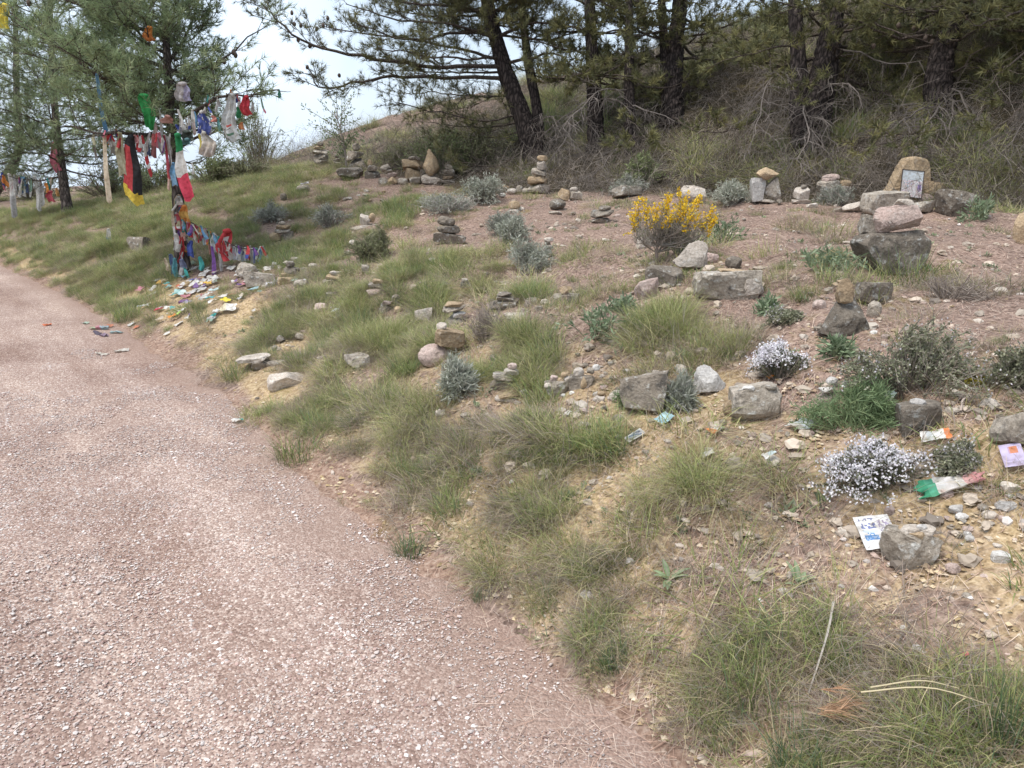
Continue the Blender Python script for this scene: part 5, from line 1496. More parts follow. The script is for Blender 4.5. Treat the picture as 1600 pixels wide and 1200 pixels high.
C_(603, 490, [(22, 14, 0, 'block', 'dark'), (14, 6, 2, 'slab', 'pink')], 'dark pile below the domed pinkish pile')
lone(619, 477, 14, 12, 'cobble', 'dark', 'dark stone right of the domed pinkish pile')
lone(622, 489, 12, 9, 'cobble', 'ochre', 'tan cobble beside the dark pile in mid slope')
lone(662, 504, 28, 19, 'block', 'pale', 'cream block lying in grass left of the layered slab pile')
lone(648, 507, 13, 9, 'wedge', 'pale', 'small cream wedge touching the cream block')
C_(722, 457, [(30, 7, 0, 'slab', 'ochre'), (16, 9, 5, 'block', 'grey'), (10, 5, 4, 'cobble', 'pale')], 'low tan cairn above the layered slab pile')
C_(708, 506, [(34, 14, 0, 'block', 'grey'), (20, 7, 8, 'slab', 'white'), (34, 8, 2, 'slab', 'grey'), (28, 5, 2, 'slab', 'ochre')], 'layered slab pile in the slope middle')
C_(787, 484, [(44, 15, 0, 'slab', 'dark'), (26, 6, 2, 'slab', 'grey'), (22, 5, 0, 'slab', 'dark')], 'three flat dark slabs stacked neatly')
lone(832, 477, 24, 10, 'slab', 'grey', 'flat grey stone right of the neat dark slabs')
C_(884, 466, [(34, 9, 0, 'slab', 'grey'), (19, 10, 0, 'wedge', 'ochre')], 'tan wedge stone on a flat grey slab')
lone(896, 476, 18, 14, 'block', 'grey', 'bluish grey stone right of the tan wedge')
lone(806, 500, 38, 10, 'slab', 'pale', 'long pale slab under the neat dark slabs')
lone(490, 511, 15, 8, 'cobble', 'dark', 'dark flat stone on the brow above bare soil')
lone(502, 486, 22, 10, 'slab', 'pink', 'pinkish flat stone above the dark flat stone')
C_(841, 304, [(30, 13, 0, 'block', 'pale'), (27, 12, 0, 'slab', 'ochre'), (22, 10, 0, 'slab', 'grey', None, .15), (16, 11, 4, 'block', 'pale'), (15, 7, 5, 'cobble', 'ochre')], 'tallest slim cairn of five pale stones below the leaning pine')
for k, (u, v, ww, hh, m) in enumerate([(778, 303, 16, 9, 'pale'), (789, 300, 14, 8, 'ochre'), (800, 304, 15, 7, 'pale'), (812, 301, 12, 9, 'grey'), (822, 303, 12, 7, 'pale'), (785, 308, 10, 5, 'white')]):
    lone(u, v, ww, hh, 'cobble', m, ['leftmost pale stone of the small row left of the slim cairn', 'ochre stone in the small row left of the slim cairn', 'third stone of the small row left of the slim cairn',
                                  'grey stone in the small row left of the slim cairn', 'last small stone beside the slim cairn', 'white pebble in front of the small stone row'][k])
C_(890, 314, [(17, 15, -8, 'block', 'ochre'), (18, 13, 8, 'block', 'grey', 0), (11, 6, 6, 'cobble', 'pale')], 'ochre and grey pair of stones with a small one on top')
C_(802, 333, [(16, 6, 0, 'slab', 'pale'), (18, 10, 2, 'cobble', 'ochre')], 'little tan cairn on bare ground above the silver shrubs')
lone(871, 330, 24, 13, 'cobble', 'dark', 'dark round stone on bare ground below the stone pair')
lone(868, 334, 22, 4, 'slab', 'grey', 'thin grey slab under the dark round stone')
C_(941, 348, [(26, 8, -2, 'slab', 'dark'), (32, 10, 0, 'slab', 'grey'), (18, 6, 3, 'slab', 'dark')], 'mossy flat slab cairn left of the broom')
lone(978, 310, 46, 18, 'slab', 'grey', 'long grey slab at the back of the terrace')
lone(1082, 318, 36, 20, 'block', 'pale', 'cream boulder behind the broom')
lone(1008, 388, 28, 17, 'block', 'pale', 'pale stone half hidden behind the broom stem')
lone(1081, 423, 52, 37, 'wedge', 'pale', 'pinkish wedge boulder right of the broom foot')
lone(1110, 412, 26, 14, 'cobble', 'pink', 'pinkish stone right of the wedge boulder')
lone(1147, 421, 26, 15, 'cobble', 'dark', 'dark stone beyond the largest grey boulder')
C_(1140, 467, [(92, 38, 0, 'block', 'grey'), (52, 6, 10, 'slab', 'ochre', 34, .12)], 'largest long grey boulder with thin tan slab on top', 'boulders', 'stone_pile', 'boulder')
lone(1178, 468, 34, 24, 'block', 'pale', 'pale block against the end of the largest boulder')
lone(1012, 467, 42, 27, 'block', 'pink', 'brown boulder under the tipped dark slab')
lone(1034, 448, 56, 30, 'slab', 'dark', 'tipped dark slab with white crust below the broom', tilt=.22)
C_(855, 402, [(16, 7, 0, 'slab', 'dark'), (13, 6, 0, 'slab', 'dark'), (12, 5, 1, 'slab', 'grey'), (10, 5, 0, 'slab', 'dark'), (14, 5, 2, 'cobble', 'pale')], 'thin stone stack beside the silver shrubs')
C_(1196, 318, [(30, 6, 0, 'slab', 'pale'), (24, 28, -10, 'block', 'white', 4), (22, 27, 10, 'block', 'grey', 4), (30, 15, 0, 'wedge', 'ochre', 32)], 'chunky lichened block cairn with ochre capstone')
C_(1252, 318, [(24, 6, 0, 'slab', 'pale'), (22, 15, 0, 'block', 'pale'), (8, 5, 2, 'cobble', 'grey')], 'small pale cairn between the two chunky ones')
C_(1303, 318, [(26, 22, -10, 'block', 'grey'), (24, 20, 10, 'block', 'pale', 0), (28, 13, -8, 'slab', 'grey', 20), (18, 10, 14, 'cobble', 'ochre', 18), (24, 10, -6, 'cobble', 'pink', 31)], 'rubble cairn left of the framed memorial')

def memorial():
    global RS
    keep = RS; RS = np.random.RandomState(90)
    p, t = G(1424, 322); s = t / FPX
    # the shaped headstone
    out = [(-38, 0), (-36, 14), (-28, 24), (-20, 40), (-12, 53), (-4, 57), (10, 57), (22, 53), (27, 42), (29, 26), (34, 10), (35, 0)]
    V, T = [], []
    rings = [(-13, .90), (-11, .97), (-4, 1.0), (6, 1.0), (10, .94)]
    o = np.array(out, float)
    fine = spline(np.concatenate([o, o[:1]]), 49)[:-1]
    c = np.array([0, 24.0])
    for dy, k in rings:
        q = c + (fine - c) * k
        for x, z in q: V.append((x + RS.normal(0, .35), dy + RS.normal(0, .4), z))
    n = len(fine)
    for r in range(len(rings) - 1):
        for j in range(n):
            a, b = r * n + j, r * n + (j + 1) % n; T += [(a, b, b + n), (a, b + n, a + n)]
    for r, sg in ((0, 1), (len(rings) - 1, -1)):
        V.append((c[0], rings[r][0] - sg * .6, c[1])); m = len(V) - 1
        for j in range(n):
            a, b = r * n + j, r * n + (j + 1) % n; T.append((m, b, a) if sg > 0 else (m, a, b))
    root = empty('memorial_stone', p + np.array([0, .12, -.01]))
    root.rotation_euler = (-.10, 0, .08)
    obj('headstone', tri_mesh('headstone', np.array(V) * s * np.array([1.12, 1, 1.32]), T, M_ST['ochre'], smooth=False), root)
    tag(root, 'shaped ochre memorial stone standing behind a framed picture', 'memorial')
    fr = empty('framed_picture', p + np.array([-7 * s, -.05, 13 * s]))
    fr.rotation_euler = (-.20, .09, .06)
    w_, h_ = 36 * s, 42 * s; b = 1.0 * s
    a = Acc()
    def box(x0, x1, y0, y1, z0, z1, col):
        v = np.array([(x, y, z) for x in (x0, x1) for y in (y0, y1) for z in (z0, z1)])
        f = [(0, 1, 3), (0, 3, 2), (4, 6, 7), (4, 7, 5), (0, 4, 5), (0, 5, 1), (2, 3, 7), (2, 7, 6), (0, 2, 6), (0, 6, 4), (1, 5, 7), (1, 7, 3)]
        a.add(v, f, col)
    box(-w_ / 2, -w_ / 2 + b, -b, 0, 0, h_, (.10, .075, .07)); box(w_ / 2 - b, w_ / 2, -b, 0, 0, h_, (.10, .075, .07))
    box(-w_ / 2 + b, w_ / 2 - b, -b, 0, 0, b, (.10, .075, .07)); box(-w_ / 2 + b, w_ / 2 - b, -b, 0, h_ - b, h_, (.10, .075, .07))
    obj('frame', a.mesh('frame', M_PLASTIC), fr)
    nx, nz = 18, 22; V, T, Cc = [], [], []
    for j in range(nz + 1):
        for i in range(nx + 1): V.append((-w_ / 2 + b * .9 + (w_ - 1.8 * b) * i / nx, -b * .4, b * .9 + (h_ - 1.8 * b) * j / nz))
    for j in range(nz):
        for i in range(nx):
            q = j * (nx + 1) + i; T += [(q, q + 1, q + nx + 2), (q, q + nx + 2, q + nx + 1)]
            f = j / nz; x = i / nx
            col = np.array((.78, .85, .92)) if f > .62 else np.array((.88, .84, .87))
            if f > .66 and RS.rand() < .3: col = np.array((.72, .80, .88))
            if .36 < f < .62 and .08 < x < .9 and RS.rand() < .42: col = [np.array((.66, .52, .70)), np.array((.80, .60, .64)), np.array((.58, .64, .76))][RS.randint(3)]
            if .2 < f < .5 and .74 < x < .94: col = np.array((.32, .24, .48)) * RS.uniform(.8, 1.4)
            if f < .3 and RS.rand() < .3: col = np.array((.85, .68, .74))
            Cc += [col, col]
    obj('print', tri_mesh('print', V, T, M_PLASTIC, fcol=np.array(Cc)), fr)
    tag(fr, 'picture in thin dark frame leaning on the ochre memorial stone', 'picture')
    RS = keep
memorial()
MEM = 'stones laid round the memorial'
for a in [(1383, 336, 64, 28, 'slab', 'grey', 'broad grey slab in front of the memorial'), (1437, 334, 42, 17, 'block', 'grey', 'grey block below the framed picture'), (1458, 312, 36, 20, 'cobble', 'ochre', 'ochre cobble right of the framed picture'),
          (1427, 320, 17, 13, 'round', 'ochre', 'round tan stone just under the picture frame'), (1447, 321, 22, 12, 'cobble', 'pink', 'pinkish stone under the ochre cobble'), (1342, 330, 44, 13, 'slab', 'pale', 'tapering pale slab at the near side of the memorial slab'),
          (1494, 337, 54, 31, 'block', 'dark', 'black and white lichened boulder right of the memorial'), (1396, 312, 24, 8, 'slab', 'ochre', 'flat tan stone at the left foot of the headstone'), (1316, 332, 26, 6, 'slab', 'dark', 'thin dark slab furthest from the headstone')]:
    lone(*a, group=MEM)

C_(1383, 428, [(100, 50, 0, 'block', 'dark'), (34, 26, -22, 'block', 'grey', 44, .2, 10), (58, 34, 12, 'block', 'pink', 56, -.3), (27, 15, 12, 'wedge', 'pale', 86, .35)], 'tilted brown block balanced on a big dark boulder')
C_(1326, 524, [(74, 50, 0, 'block', 'dark'), (27, 30, -8, 'upright', 'ochre')], 'dark boulder with an upright tan stone balanced on top')
lone(1365, 478, 46, 27, 'block', 'dark', 'dark boulder just behind the upright tan stone')
lone(1366, 498, 22, 22, 'cobble', 'grey', 'grey cobble tucked beside the dark boulder with upright stone')
C_(1318, 452, [(24, 6, 0, 'slab', 'grey'), (20, 5, -2, 'slab', 'ochre'), (12, 4, -4, 'slab', 'ochre')], 'three little slabs behind the upright tan stone')
lone(1281, 484, 20, 13, 'cobble', 'pink', 'pink stone left of the upright tan stone')
lone(1366, 526, 14, 7, 'cobble', 'white', 'white pebble right of the dark boulder foot')
lone(1597, 380, 24, 36, 'block', 'ochre', 'ochre stone cut by the right edge on the terrace')
C_(683, 572, [(46, 30, -4, 'round', 'pink'), (44, 21, 16, 'slab', 'ochre', 26, .12), (15, 12, 8, 'wedge', 'pale')], 'two big tan boulders stacked with a small wedge')
lone(706, 592, 34, 24, 'cobble', 'dark', 'dark stone under the stacked tan boulders')
C_(792, 608, [(48, 14, 0, 'slab', 'dark'), (36, 9, -4, 'slab', 'grey'), (22, 9, 6, 'slab', 'pale'), (14, 8, 8, 'cobble', 'pink')], 'flat grey slab pile left of the pale stone cluster')
C_(797, 626, [(42, 8, 0, 'slab', 'pale'), (30, 6, -2, 'slab', 'ochre'), (10, 6, 18, 'wedge', 'white')], 'low pale slabs just below the flat grey pile')
C_(888, 614, [(40, 22, -14, 'block', 'grey'), (36, 20, 18, 'block', 'dark', 0), (16, 8, -26, 'cobble', 'pale', 20), (14, 8, -12, 'cobble', 'ochre', 20), (13, 7, 0, 'cobble', 'pale', 18), (15, 13, 14, 'cobble', 'pale', 18),
              (11, 8, 30, 'cobble', 'grey', 18), (11, 8, 38, 'cobble', 'white', 20), (12, 8, -20, 'slab', 'pink', 27), (10, 7, -6, 'cobble', 'ochre', 26), (9, 14, 20, 'upright', 'ochre', 5, 0, -8), (8, 6, 4, 'cobble', 'white', 2, 0, -14), (7, 5, -8, 'cobble', 'white', 4, 0, -14)],
   'two grey boulders covered with many small pale stones')
lone(1006, 650, 72, 56, 'block', 'dark', 'mossy dark boulder in the middle of the slope')
lone(994, 674, 24, 13, 'slab', 'ochre', 'brown flat stone below the mossy dark boulder')
lone(968, 625, 30, 14, 'cobble', 'pale', 'pale rubble stone left of the mossy dark boulder')
lone(1110, 616, 47, 36, 'wedge', 'white', 'jagged whitish rock on bare needles')
C_(1182, 660, [(70, 50, 0, 'block', 'grey'), (18, 6, -14, 'slab', 'white', 48), (9, 5, -2, 'cobble', 'ochre', 48), (17, 8, 16, 'round', 'grey', 46)], 'flat topped pale block with pebbles laid on it')
lone(1142, 650, 23, 19, 'cobble', 'ochre', 'tan cobble left of the flat topped block')
C_(1298, 630, [(38, 22, 0, 'block', 'pink'), (22, 8, -6, 'slab', 'white'), (10, 6, 6, 'cobble', 'pale', 22), (16, 10, 0, 'round', 'white', 30), (9, 7, 18, 'cobble', 'white', 18)], 'brown stone topped with smooth white pebbles')
C_(1437, 674, [(62, 42, 0, 'block', 'dark'), (21, 11, -6, 'round', 'white')], 'dark boulder with one white pebble on top')
lone(1590, 706, 62, 52, 'block', 'grey', 'grey boulder cut by the right edge above the lavender card')
C_(1426, 884, [(76, 52, 0, 'block', 'grey'), (40, 13, -4, 'slab', 'ochre', 44), (26, 9, -10, 'slab', 'pale', 54), (28, 14, 14, 'cobble', 'pale', 42), (14, 8, 6, 'cobble', 'white', 54)], 'rock heaped with pale stones that pins the leaflet')
C_(404, 576, [(34, 12, 4, 'slab', 'dark'), (46, 8, -8, 'slab', 'pale'), (22, 8, 22, 'slab', 'grey', 0), (18, 6, 30, 'cobble', 'pale', 0)], 'tumbled slab cairn on the brow above the path edge')
lone(447, 608, 58, 22, 'slab', 'pale', 'pointed pale slab lying below the tumbled slabs', tilt=-.1)
lone(560, 575, 40, 16, 'slab', 'grey', 'grey slab half buried in grass left of stacked tan boulders')
lone(216, 392, 34, 16, 'block', 'dark', 'dark stone in grass left of the flag tree foot')
lone(405, 448, 46, 22, 'block', 'grey', 'grey rock under the white bags')
lone(385, 436, 30, 20, 'cobble', 'grey', 'rounded rock draped with ribbons right of the trunk')
lone(445, 446, 26, 10, 'slab', 'ochre', 'tan slab beneath the bag with red print')
lone(1511, 938, 15, 8, 'round', 'grey', 'smooth blue grey disc pebble on cracked soil')
lone(1270, 325, 16, 6, 'slab', 'pale', 'thin pale slab between small pale cairn and rubble cairn')
for k, (u, v, ww, hh, m, lb) in enumerate([(1495, 800, 24, 10, 'white', 'white flat stone right of the heaped rock, upper of two'), (1505, 812, 18, 9, 'white', 'white flat stone right of the heaped rock, lower of two'), (1575, 800, 30, 12, 'white', 'white slab near the right edge above the scattered pebbles'),
        (1580, 770, 26, 12, 'pale', 'pale slab near the right edge under the lavender card'), (1515, 850, 14, 8, 'white', 'white pebble with a twin, right of the heaped rock'), (1512, 843, 12, 7, 'white', 'twin white pebble just above another'),
        (1565, 882, 26, 13, 'white', 'white stone pair member at the right, on bare soil'), (1450, 770, 22, 12, 'pale', 'pale stone under the green white red cloth'), (1390, 808, 16, 13, 'pink', 'pink stone just above the leaflet'),
        (1480, 778, 20, 10, 'pink', 'pinkish stone right of the green white red cloth end'), (1460, 820, 18, 12, 'white', 'white angular stone above the heaped rock'), (1490, 900, 22, 12, 'pink', 'pink stone below right of the heaped rock'),
        (1370, 790, 14, 8, 'pale', 'pale pebble between the thyme and the leaflet'), (1548, 812, 22, 10, 'pale', 'pale slab among the pebbles near the right edge'), (1540, 905, 14, 7, 'pink', 'little pink pebble on cracked soil')]):
    lone(u, v, ww, hh, 'cobble' if k % 3 else 'slab', m, lb, group='pale stones round the heaped rock')

# the many small stones that lie singly between the cairns
for k, (u, v, ru, rv, n, lb) in enumerate([(560, 440, 130, 60, 34, 'small weathered stone lying in grass in the middle of the far slope'), (760, 500, 110, 60, 34, 'small weathered stone lying between the flat slab stacks'),
        (950, 600, 130, 50, 34, 'small weathered stone lying on the brow near the pale stone cluster'), (1150, 690, 110, 30, 26, 'small pale stone lying below the flat topped block'), (560, 310, 130, 26, 20, 'small stone lying before the row of far cairns'),
        (1300, 500, 160, 70, 26, 'small stone lying on the needles of the near terrace'), (1530, 820, 70, 60, 30, 'small pale stone lying round the heaped rock'), (420, 440, 70, 26, 16, 'small stone lying by the white bags'),
        (1050, 340, 300, 20, 24, 'small stone lying along the back of the terrace'), (460, 560, 90, 40, 14, 'small stone lying on the bare soil above the path')]):
    rs_ = np.random.RandomState(500 + k)
    xy = blob_points(u, v, ru, rv, n)
    t = G(u, v)[1]
    for x, y in xy:
        if edge_d(x, y) < .1: continue
        W = rs_.uniform(5, 17) * t / FPX if v > 380 else rs_.uniform(5, 12) * t / FPX
        kd, mt = ['cobble', 'slab', 'block', 'wedge'][rs_.randint(4)], ['grey', 'grey', 'ochre', 'dark', 'pink', 'pale', 'grey'][rs_.randint(7)]
        o = stone_obj(kd, mt, W, W * .85, W * rs_.uniform(.35, .75), (x, y, float(H(x, y)) - .004), rs_.uniform(0, 6.28), (rs_.normal(0, .12), rs_.normal(0, .12)), small=True)
        OCC.append((x, y, W * .5))
        tag(o, near_label('%s %s stone' % ('tiny' if W < 9 * t / FPX else 'small', mt + {'cobble': ' rounded', 'slab': ' flat', 'block': ' blocky', 'wedge': ' wedge'}[kd]), (x, y, float(H(x, y)))), 'stone', lb.replace('stone', 'stones', 1))

# ------------------------------------------------------------------ cloths, flags and ribbons
def fade(c, k):
    c = np.asarray(c, float); g = c.mean()
    return c * (1 - k) + (g * .7 + .14) * k

def cloth_geo(W, Hh, cols, mode='h', gather=.35, folds=2.2, amp=.16, nx=9, nz=14, sway=.35, flare=1.0, skew=0.0, tail=0.0):
    """hanging cloth, tied at the top at (0,0,0), falling towards -z; colours per face"""
    ph = RS.uniform(0, 6.28); V, T, Cc = [], [], []
    sx = RS.uniform(-1, 1) * sway
    for j in range(nz + 1):
        f = j / nz
        g = gather + (flare - gather) * min(1, f * 2.2) ** .7
        if tail: g *= 1 - tail * max(0, f - .5) * 2
        for i in range(nx + 1):
            x = i / nx - .5
            y = amp * W * math.sin(x * folds * 6.28 + ph + 1.5 * f) * (.5 + .5 * f) + .3 * amp * W * math.sin(x * 9 + f * 7 + ph)
            y += W * .22 * float(vnoise(np.float64(x * 3.5 + ph), np.float64(f * 6.0), 2)) ; dz = skew * x * W + .06 * Hh * math.sin(x * 5 + ph) * f + .05 * Hh * float(vnoise(np.float64(x * 8 + ph), np.float64(2.0), 6)) * f
            V.append((x * W * g + W * (sx * math.sin(f * 3) + .06 * math.sin(f * 8 + ph)), y, -f * Hh + dz * (1 if f > 0 else 0)))
    for j in range(nz):
        for i in range(nx):
            q = j * (nx + 1) + i; T += [(q, q + 1, q + nx + 2), (q, q + nx + 2, q + nx + 1)]
            k = (j + .5) / nz if mode == 'h' else (i + .5) / nx
            if callable(cols): c = cols((i + .5) / nx, (j + .5) / nz)
            else: c = cols[min(len(cols) - 1, int(k * len(cols)))]
            c = fade(c, .16); Cc += [c, c]
    # the knot
    v = ICO1[0] * np.array([W * max(gather, .3) * .5, W * .2, W * .16]) * (1 + RS.uniform(-.2, .2, (len(ICO1[0]), 1)))
    o = len(V); V += list(map(tuple, v)); T += [(a + o, b + o, c + o) for a, b, c in ICO1[1]]
    c0 = Cc[0]; Cc += [c0] * len(ICO1[1])
    return np.array(V), np.array(T), np.array(Cc)

def cloth(name, cat, u, v, w_, h_, t, cols, label, group='cloths tied to the pine', mat=None, rot=None, named=True, **kw):
    global RS
    keep = RS; RS = np.random.RandomState(int(u * 13 + v * 7))
    s = t / FPX
    V, T, Cc = cloth_geo(w_ * s, h_ * s, cols, **kw)
    me = tri_mesh(name, V, T, mat or M_CLOTH, fcol=Cc, smooth=True)
    o = obj(name, me, None, P(u, v, t))
    o.rotation_euler = rot or (RS.normal(0, .06), RS.normal(0, .05), RS.normal(0, .3))
    if named: hero(label, np.array(o.location) - np.array([0, 0, h_ * s / 2]))
    tag(o, label, cat, group)
    RS = keep
    return o

A = TA - .9
RED = (.62, .035, .045); WHT = (.78, .76, .73); GRN_ = (.02, .33, .11); BLK = (.022, .022, .026); YEL = (.85, .62, .03); BLU = (.07, .12, .50); SKY_ = (.16, .38, .62)
PUR = (.22, .08, .38); TEAL = (.05, .45, .42); ORG = (.85, .30, .04); PNK = (.70, .20, .28); BEI = (.62, .51, .37); KHA = (.43, .40, .25); GRY = (.48, .47, .47); LIL = (.55, .50, .72); DKB = (.05, .07, .16)

def german(x, f):
    if f > .82 + .06 * (x - .5): return YEL
    return BLK if f < .16 or x > .50 + .08 * math.sin(f * 3) else (.60, .04, .05)
cloth('flag', 'flag', 205, 214, 27, 98, A, german, 'black, red and yellow flag hanging folded from the pine', gather=.35, folds=.8, amp=.12, nx=16, nz=28, skew=-.15, sway=.15, rot=(0, .06, .1))
cloth('flag', 'flag', 277, 211, 24, 96, A - .1, [GRN_, GRN_, WHT, WHT, WHT, (.75, .04, .10), (.75, .04, .10), (.70, .03, .09)], 'green, white and red flag hanging in front of the trunk', gather=.45, folds=1.3, nz=24, sway=.3)
cloth('cloth', 'cloth', 224, 149, 20, 50, A - .12, [(.03, .42, .10), (.02, .36, .08)], 'bright green cloth knotted high on the pine', gather=.8, folds=2, tail=.5)
cloth('ribbon', 'ribbon', 151, 116, 6, 100, A - .12, [SKY_, (.12, .32, .55)], 'long thin blue ribbon dangling from a high branch', gather=.7, folds=.6, amp=.4)
cloth('scarf', 'scarf', 163, 214, 11, 95, A - .05, [BEI, (.66, .55, .40), BEI], 'long beige scarf hanging left of the black red yellow flag', gather=.8, folds=1)
cloth('cloth', 'cloth', 187, 208, 14, 64, A, [KHA, (.48, .45, .30)], 'khaki cloth between the beige scarf and the flag', gather=.5, folds=1.6)
cloth('neck_tube', 'scarf', 233, 43, 14, 19, A + .1, [ORG, (.75, .22, .03)], 'orange neck tube high in the crown', gather=.7)
cloth('flag', 'flag', 8, 8, 18, 34, A - .3, [(.80, .62, .03), (.85, .72, .05)], 'yellow flag at the top corner of the crown', gather=.6, rot=(0, .3, 0))
cloth('cloth', 'cloth', 315, 175, 18, 34, A - .05, lambda x, f: (.75, .72, .70) if (int(x * 9) * 3 + int(f * 9) * 5) % 11 == 0 else (.10, .14, .48), 'blue cloth with small white marks right of the trunk', gather=.35)
cloth('cloth', 'cloth', 319, 208, 22, 34, A - .05, [(.62, .58, .52), (.70, .62, .55), (.58, .50, .45)], 'whitish cloth under the blue marked one', gather=.3)
cloth('banner', 'cloth', 364, 148, 22, 68, A - .1, lambda x, f: (.60, .10, .08) if .62 < f < .68 and .3 < x < .7 else ((.10, .22, .14) if .80 < f < .86 and .25 < x < .8 else (.56, .57, .57)), 'pale grey banner with red and green marks at the branch end', gather=.4, nz=22)
cloth('cloth', 'cloth', 385, 151, 15, 27, A - .1, [(.72, .03, .06), (.66, .03, .05)], 'red cloth at the outer end of the right branch', gather=.5)
cloth('cloth', 'cloth', 285, 131, 22, 25, A + .1, lambda x, f: LIL if x > .6 else (.66, .60, .60), 'pale cloth with lilac edge above the trunk fork', gather=.6)
cloth('ribbon', 'ribbon', 436, 140, 5, 12, A - .1, [(.05, .22, .16)], 'tiny dark green ribbon at the branch tip against the sky', group='ribbons tied to the pine')
cloth('scarf', 'scarf', 84, 224, 15, 42, TB - .2, [(.55, .13, .20), (.60, .18, .25), (.50, .12, .18)], 'dusty pink scarf tied on the slender leaning pine', gather=.4)
# ribbons strung on the twigs of the middle branch
mid = [(222, 212, 5, 60, [RED, WHT, WHT, RED, WHT, RED], 'red and white cord hanging right of the black red yellow flag'), (240, 210, 8, 34, [(.45, .10, .10), (.3, .1, .1)], 'dark red rag on the middle branch'),
       (248, 208, 9, 22, [PNK], 'pink rag on the middle branch near the trunk'), (256, 212, 6, 52, [(.50, .06, .10)], 'crimson ribbon just left of the green white red flag'), (262, 214, 5, 70, [GRY], 'grey cord beside the crimson ribbon'),
       (300, 172, 6, 36, [WHT, (.62, .5, .48)], 'white ribbon left of the blue marked cloth'), (333, 182, 10, 8, [(.75, .25, .20)], 'salmon scrap right of the blue marked cloth'), (340, 185, 8, 18, [(.10, .34, .36)], 'teal scrap right of the salmon scrap'),
       (242, 192, 6, 24, [(.60, .45, .42)], 'dusty pink strip hanging above the middle branch'), (248, 168, 4, 62, [(.62, .60, .58)], 'thin white cord crossing the trunk'), (262, 182, 18, 10, [(.60, .30, .25)], 'salmon strap across the trunk'),
       (278, 172, 7, 36, [WHT], 'white strip against the trunk'), (371, 168, 7, 15, [(.03, .30, .12)], 'green strip beside the grey banner'), (353, 190, 5, 14, [ORG], 'orange tag left of the grey banner'),
       (378, 192, 8, 10, [(.70, .25, .08)], 'rusty orange tag right of the grey banner'), (172, 214, 12, 26, [(.60, .57, .50), (.3, .28, .25)], 'bundle of pale rags behind the beige scarf'), (170, 208, 10, 12, [(.65, .35, .28)], 'peach knot above the beige scarf'),
       (292, 218, 16, 8, [(.15, .32, .36)], 'teal fold on the branch right of the trunk'), (291, 206, 18, 14, [(.10, .12, .10)], 'dark bundle in the trunk fork'), (271, 255, 9, 34, [SKY_, (.2, .4, .6)], 'blue cloth tucked behind the green white red flag'),
       (311, 210, 6, 24, [(.72, .60, .10)], 'thin yellow strip under the blue marked cloth'), (354, 146, 4, 12, [KHA], 'khaki strip left of the grey banner top'), (186, 205, 9, 9, [DKB], 'dark navy knot above the khaki cloth'),
       (262, 262, 4, 34, [(.70, .10, .12), (.75, .5, .4)], 'thin red cord hanging from the middle branch'), (231, 222, 6, 20, [DKB], 'navy strip beside the red and white cord'), (147, 216, 4, 30, [(.25, .22, .20)], 'dark loop of cord at the end of the blue ribbon'),
       (300, 255, 5, 16, [WHT], 'short white cord right of the flag tail'), (325, 186, 5, 22, [LIL], 'lilac strip at the edge of the blue marked cloth'), (395, 160, 4, 14, [(.45, .43, .42)], 'grey strip right of the red cloth'),
       (210, 212, 8, 12, [(.65, .30, .30)], 'pink knot above the black red yellow flag')]
for u, v, ww, hh, cc, lb in mid:
    cloth('ribbon', 'ribbon', u, v, ww, hh, A + .02, cc, lb, 'ribbons tied to the pine', gather=.6, nx=4, nz=10, folds=.8, amp=.3)
# fence-like string of rags by the slender pine
for u, v, ww, hh, cc, lb in [(14, 272, 9, 64, [WHT, GRY], 'long white rag nearest the photo edge by the slender pine'), (22, 274, 5, 30, [GRY], 'short grey rag beside the long white one'), (36, 278, 14, 22, [SKY_, (.15, .25, .5)], 'blue rag on the low string by the slender pine'),
        (43, 288, 6, 14, [DKB], 'navy rag hanging under the blue rag'), (54, 276, 8, 50, [(.62, .62, .60), WHT], 'white strip on the low string by the slender pine'), (62, 280, 6, 40, [GRY, WHT], 'grey white strip next to it, nearer the trunk'),
        (72, 287, 10, 13, [ORG], 'orange rag left of the slender trunk'), (79, 299, 10, 16, [(.68, .10, .14)], 'red rag under the orange one by the slender trunk'), (30, 276, 4, 20, [(.5, .46, .4)], 'beige cord on the low string'), (88, 294, 5, 12, [(.70, .34, .1)], 'amber scrap touching the slender trunk')]:
    cloth('rag', 'rag', u, v, ww, hh, TB - .1, cc, lb, 'rags on the low string', gather=.6, nx=5, nz=10, folds=1, amp=.3)
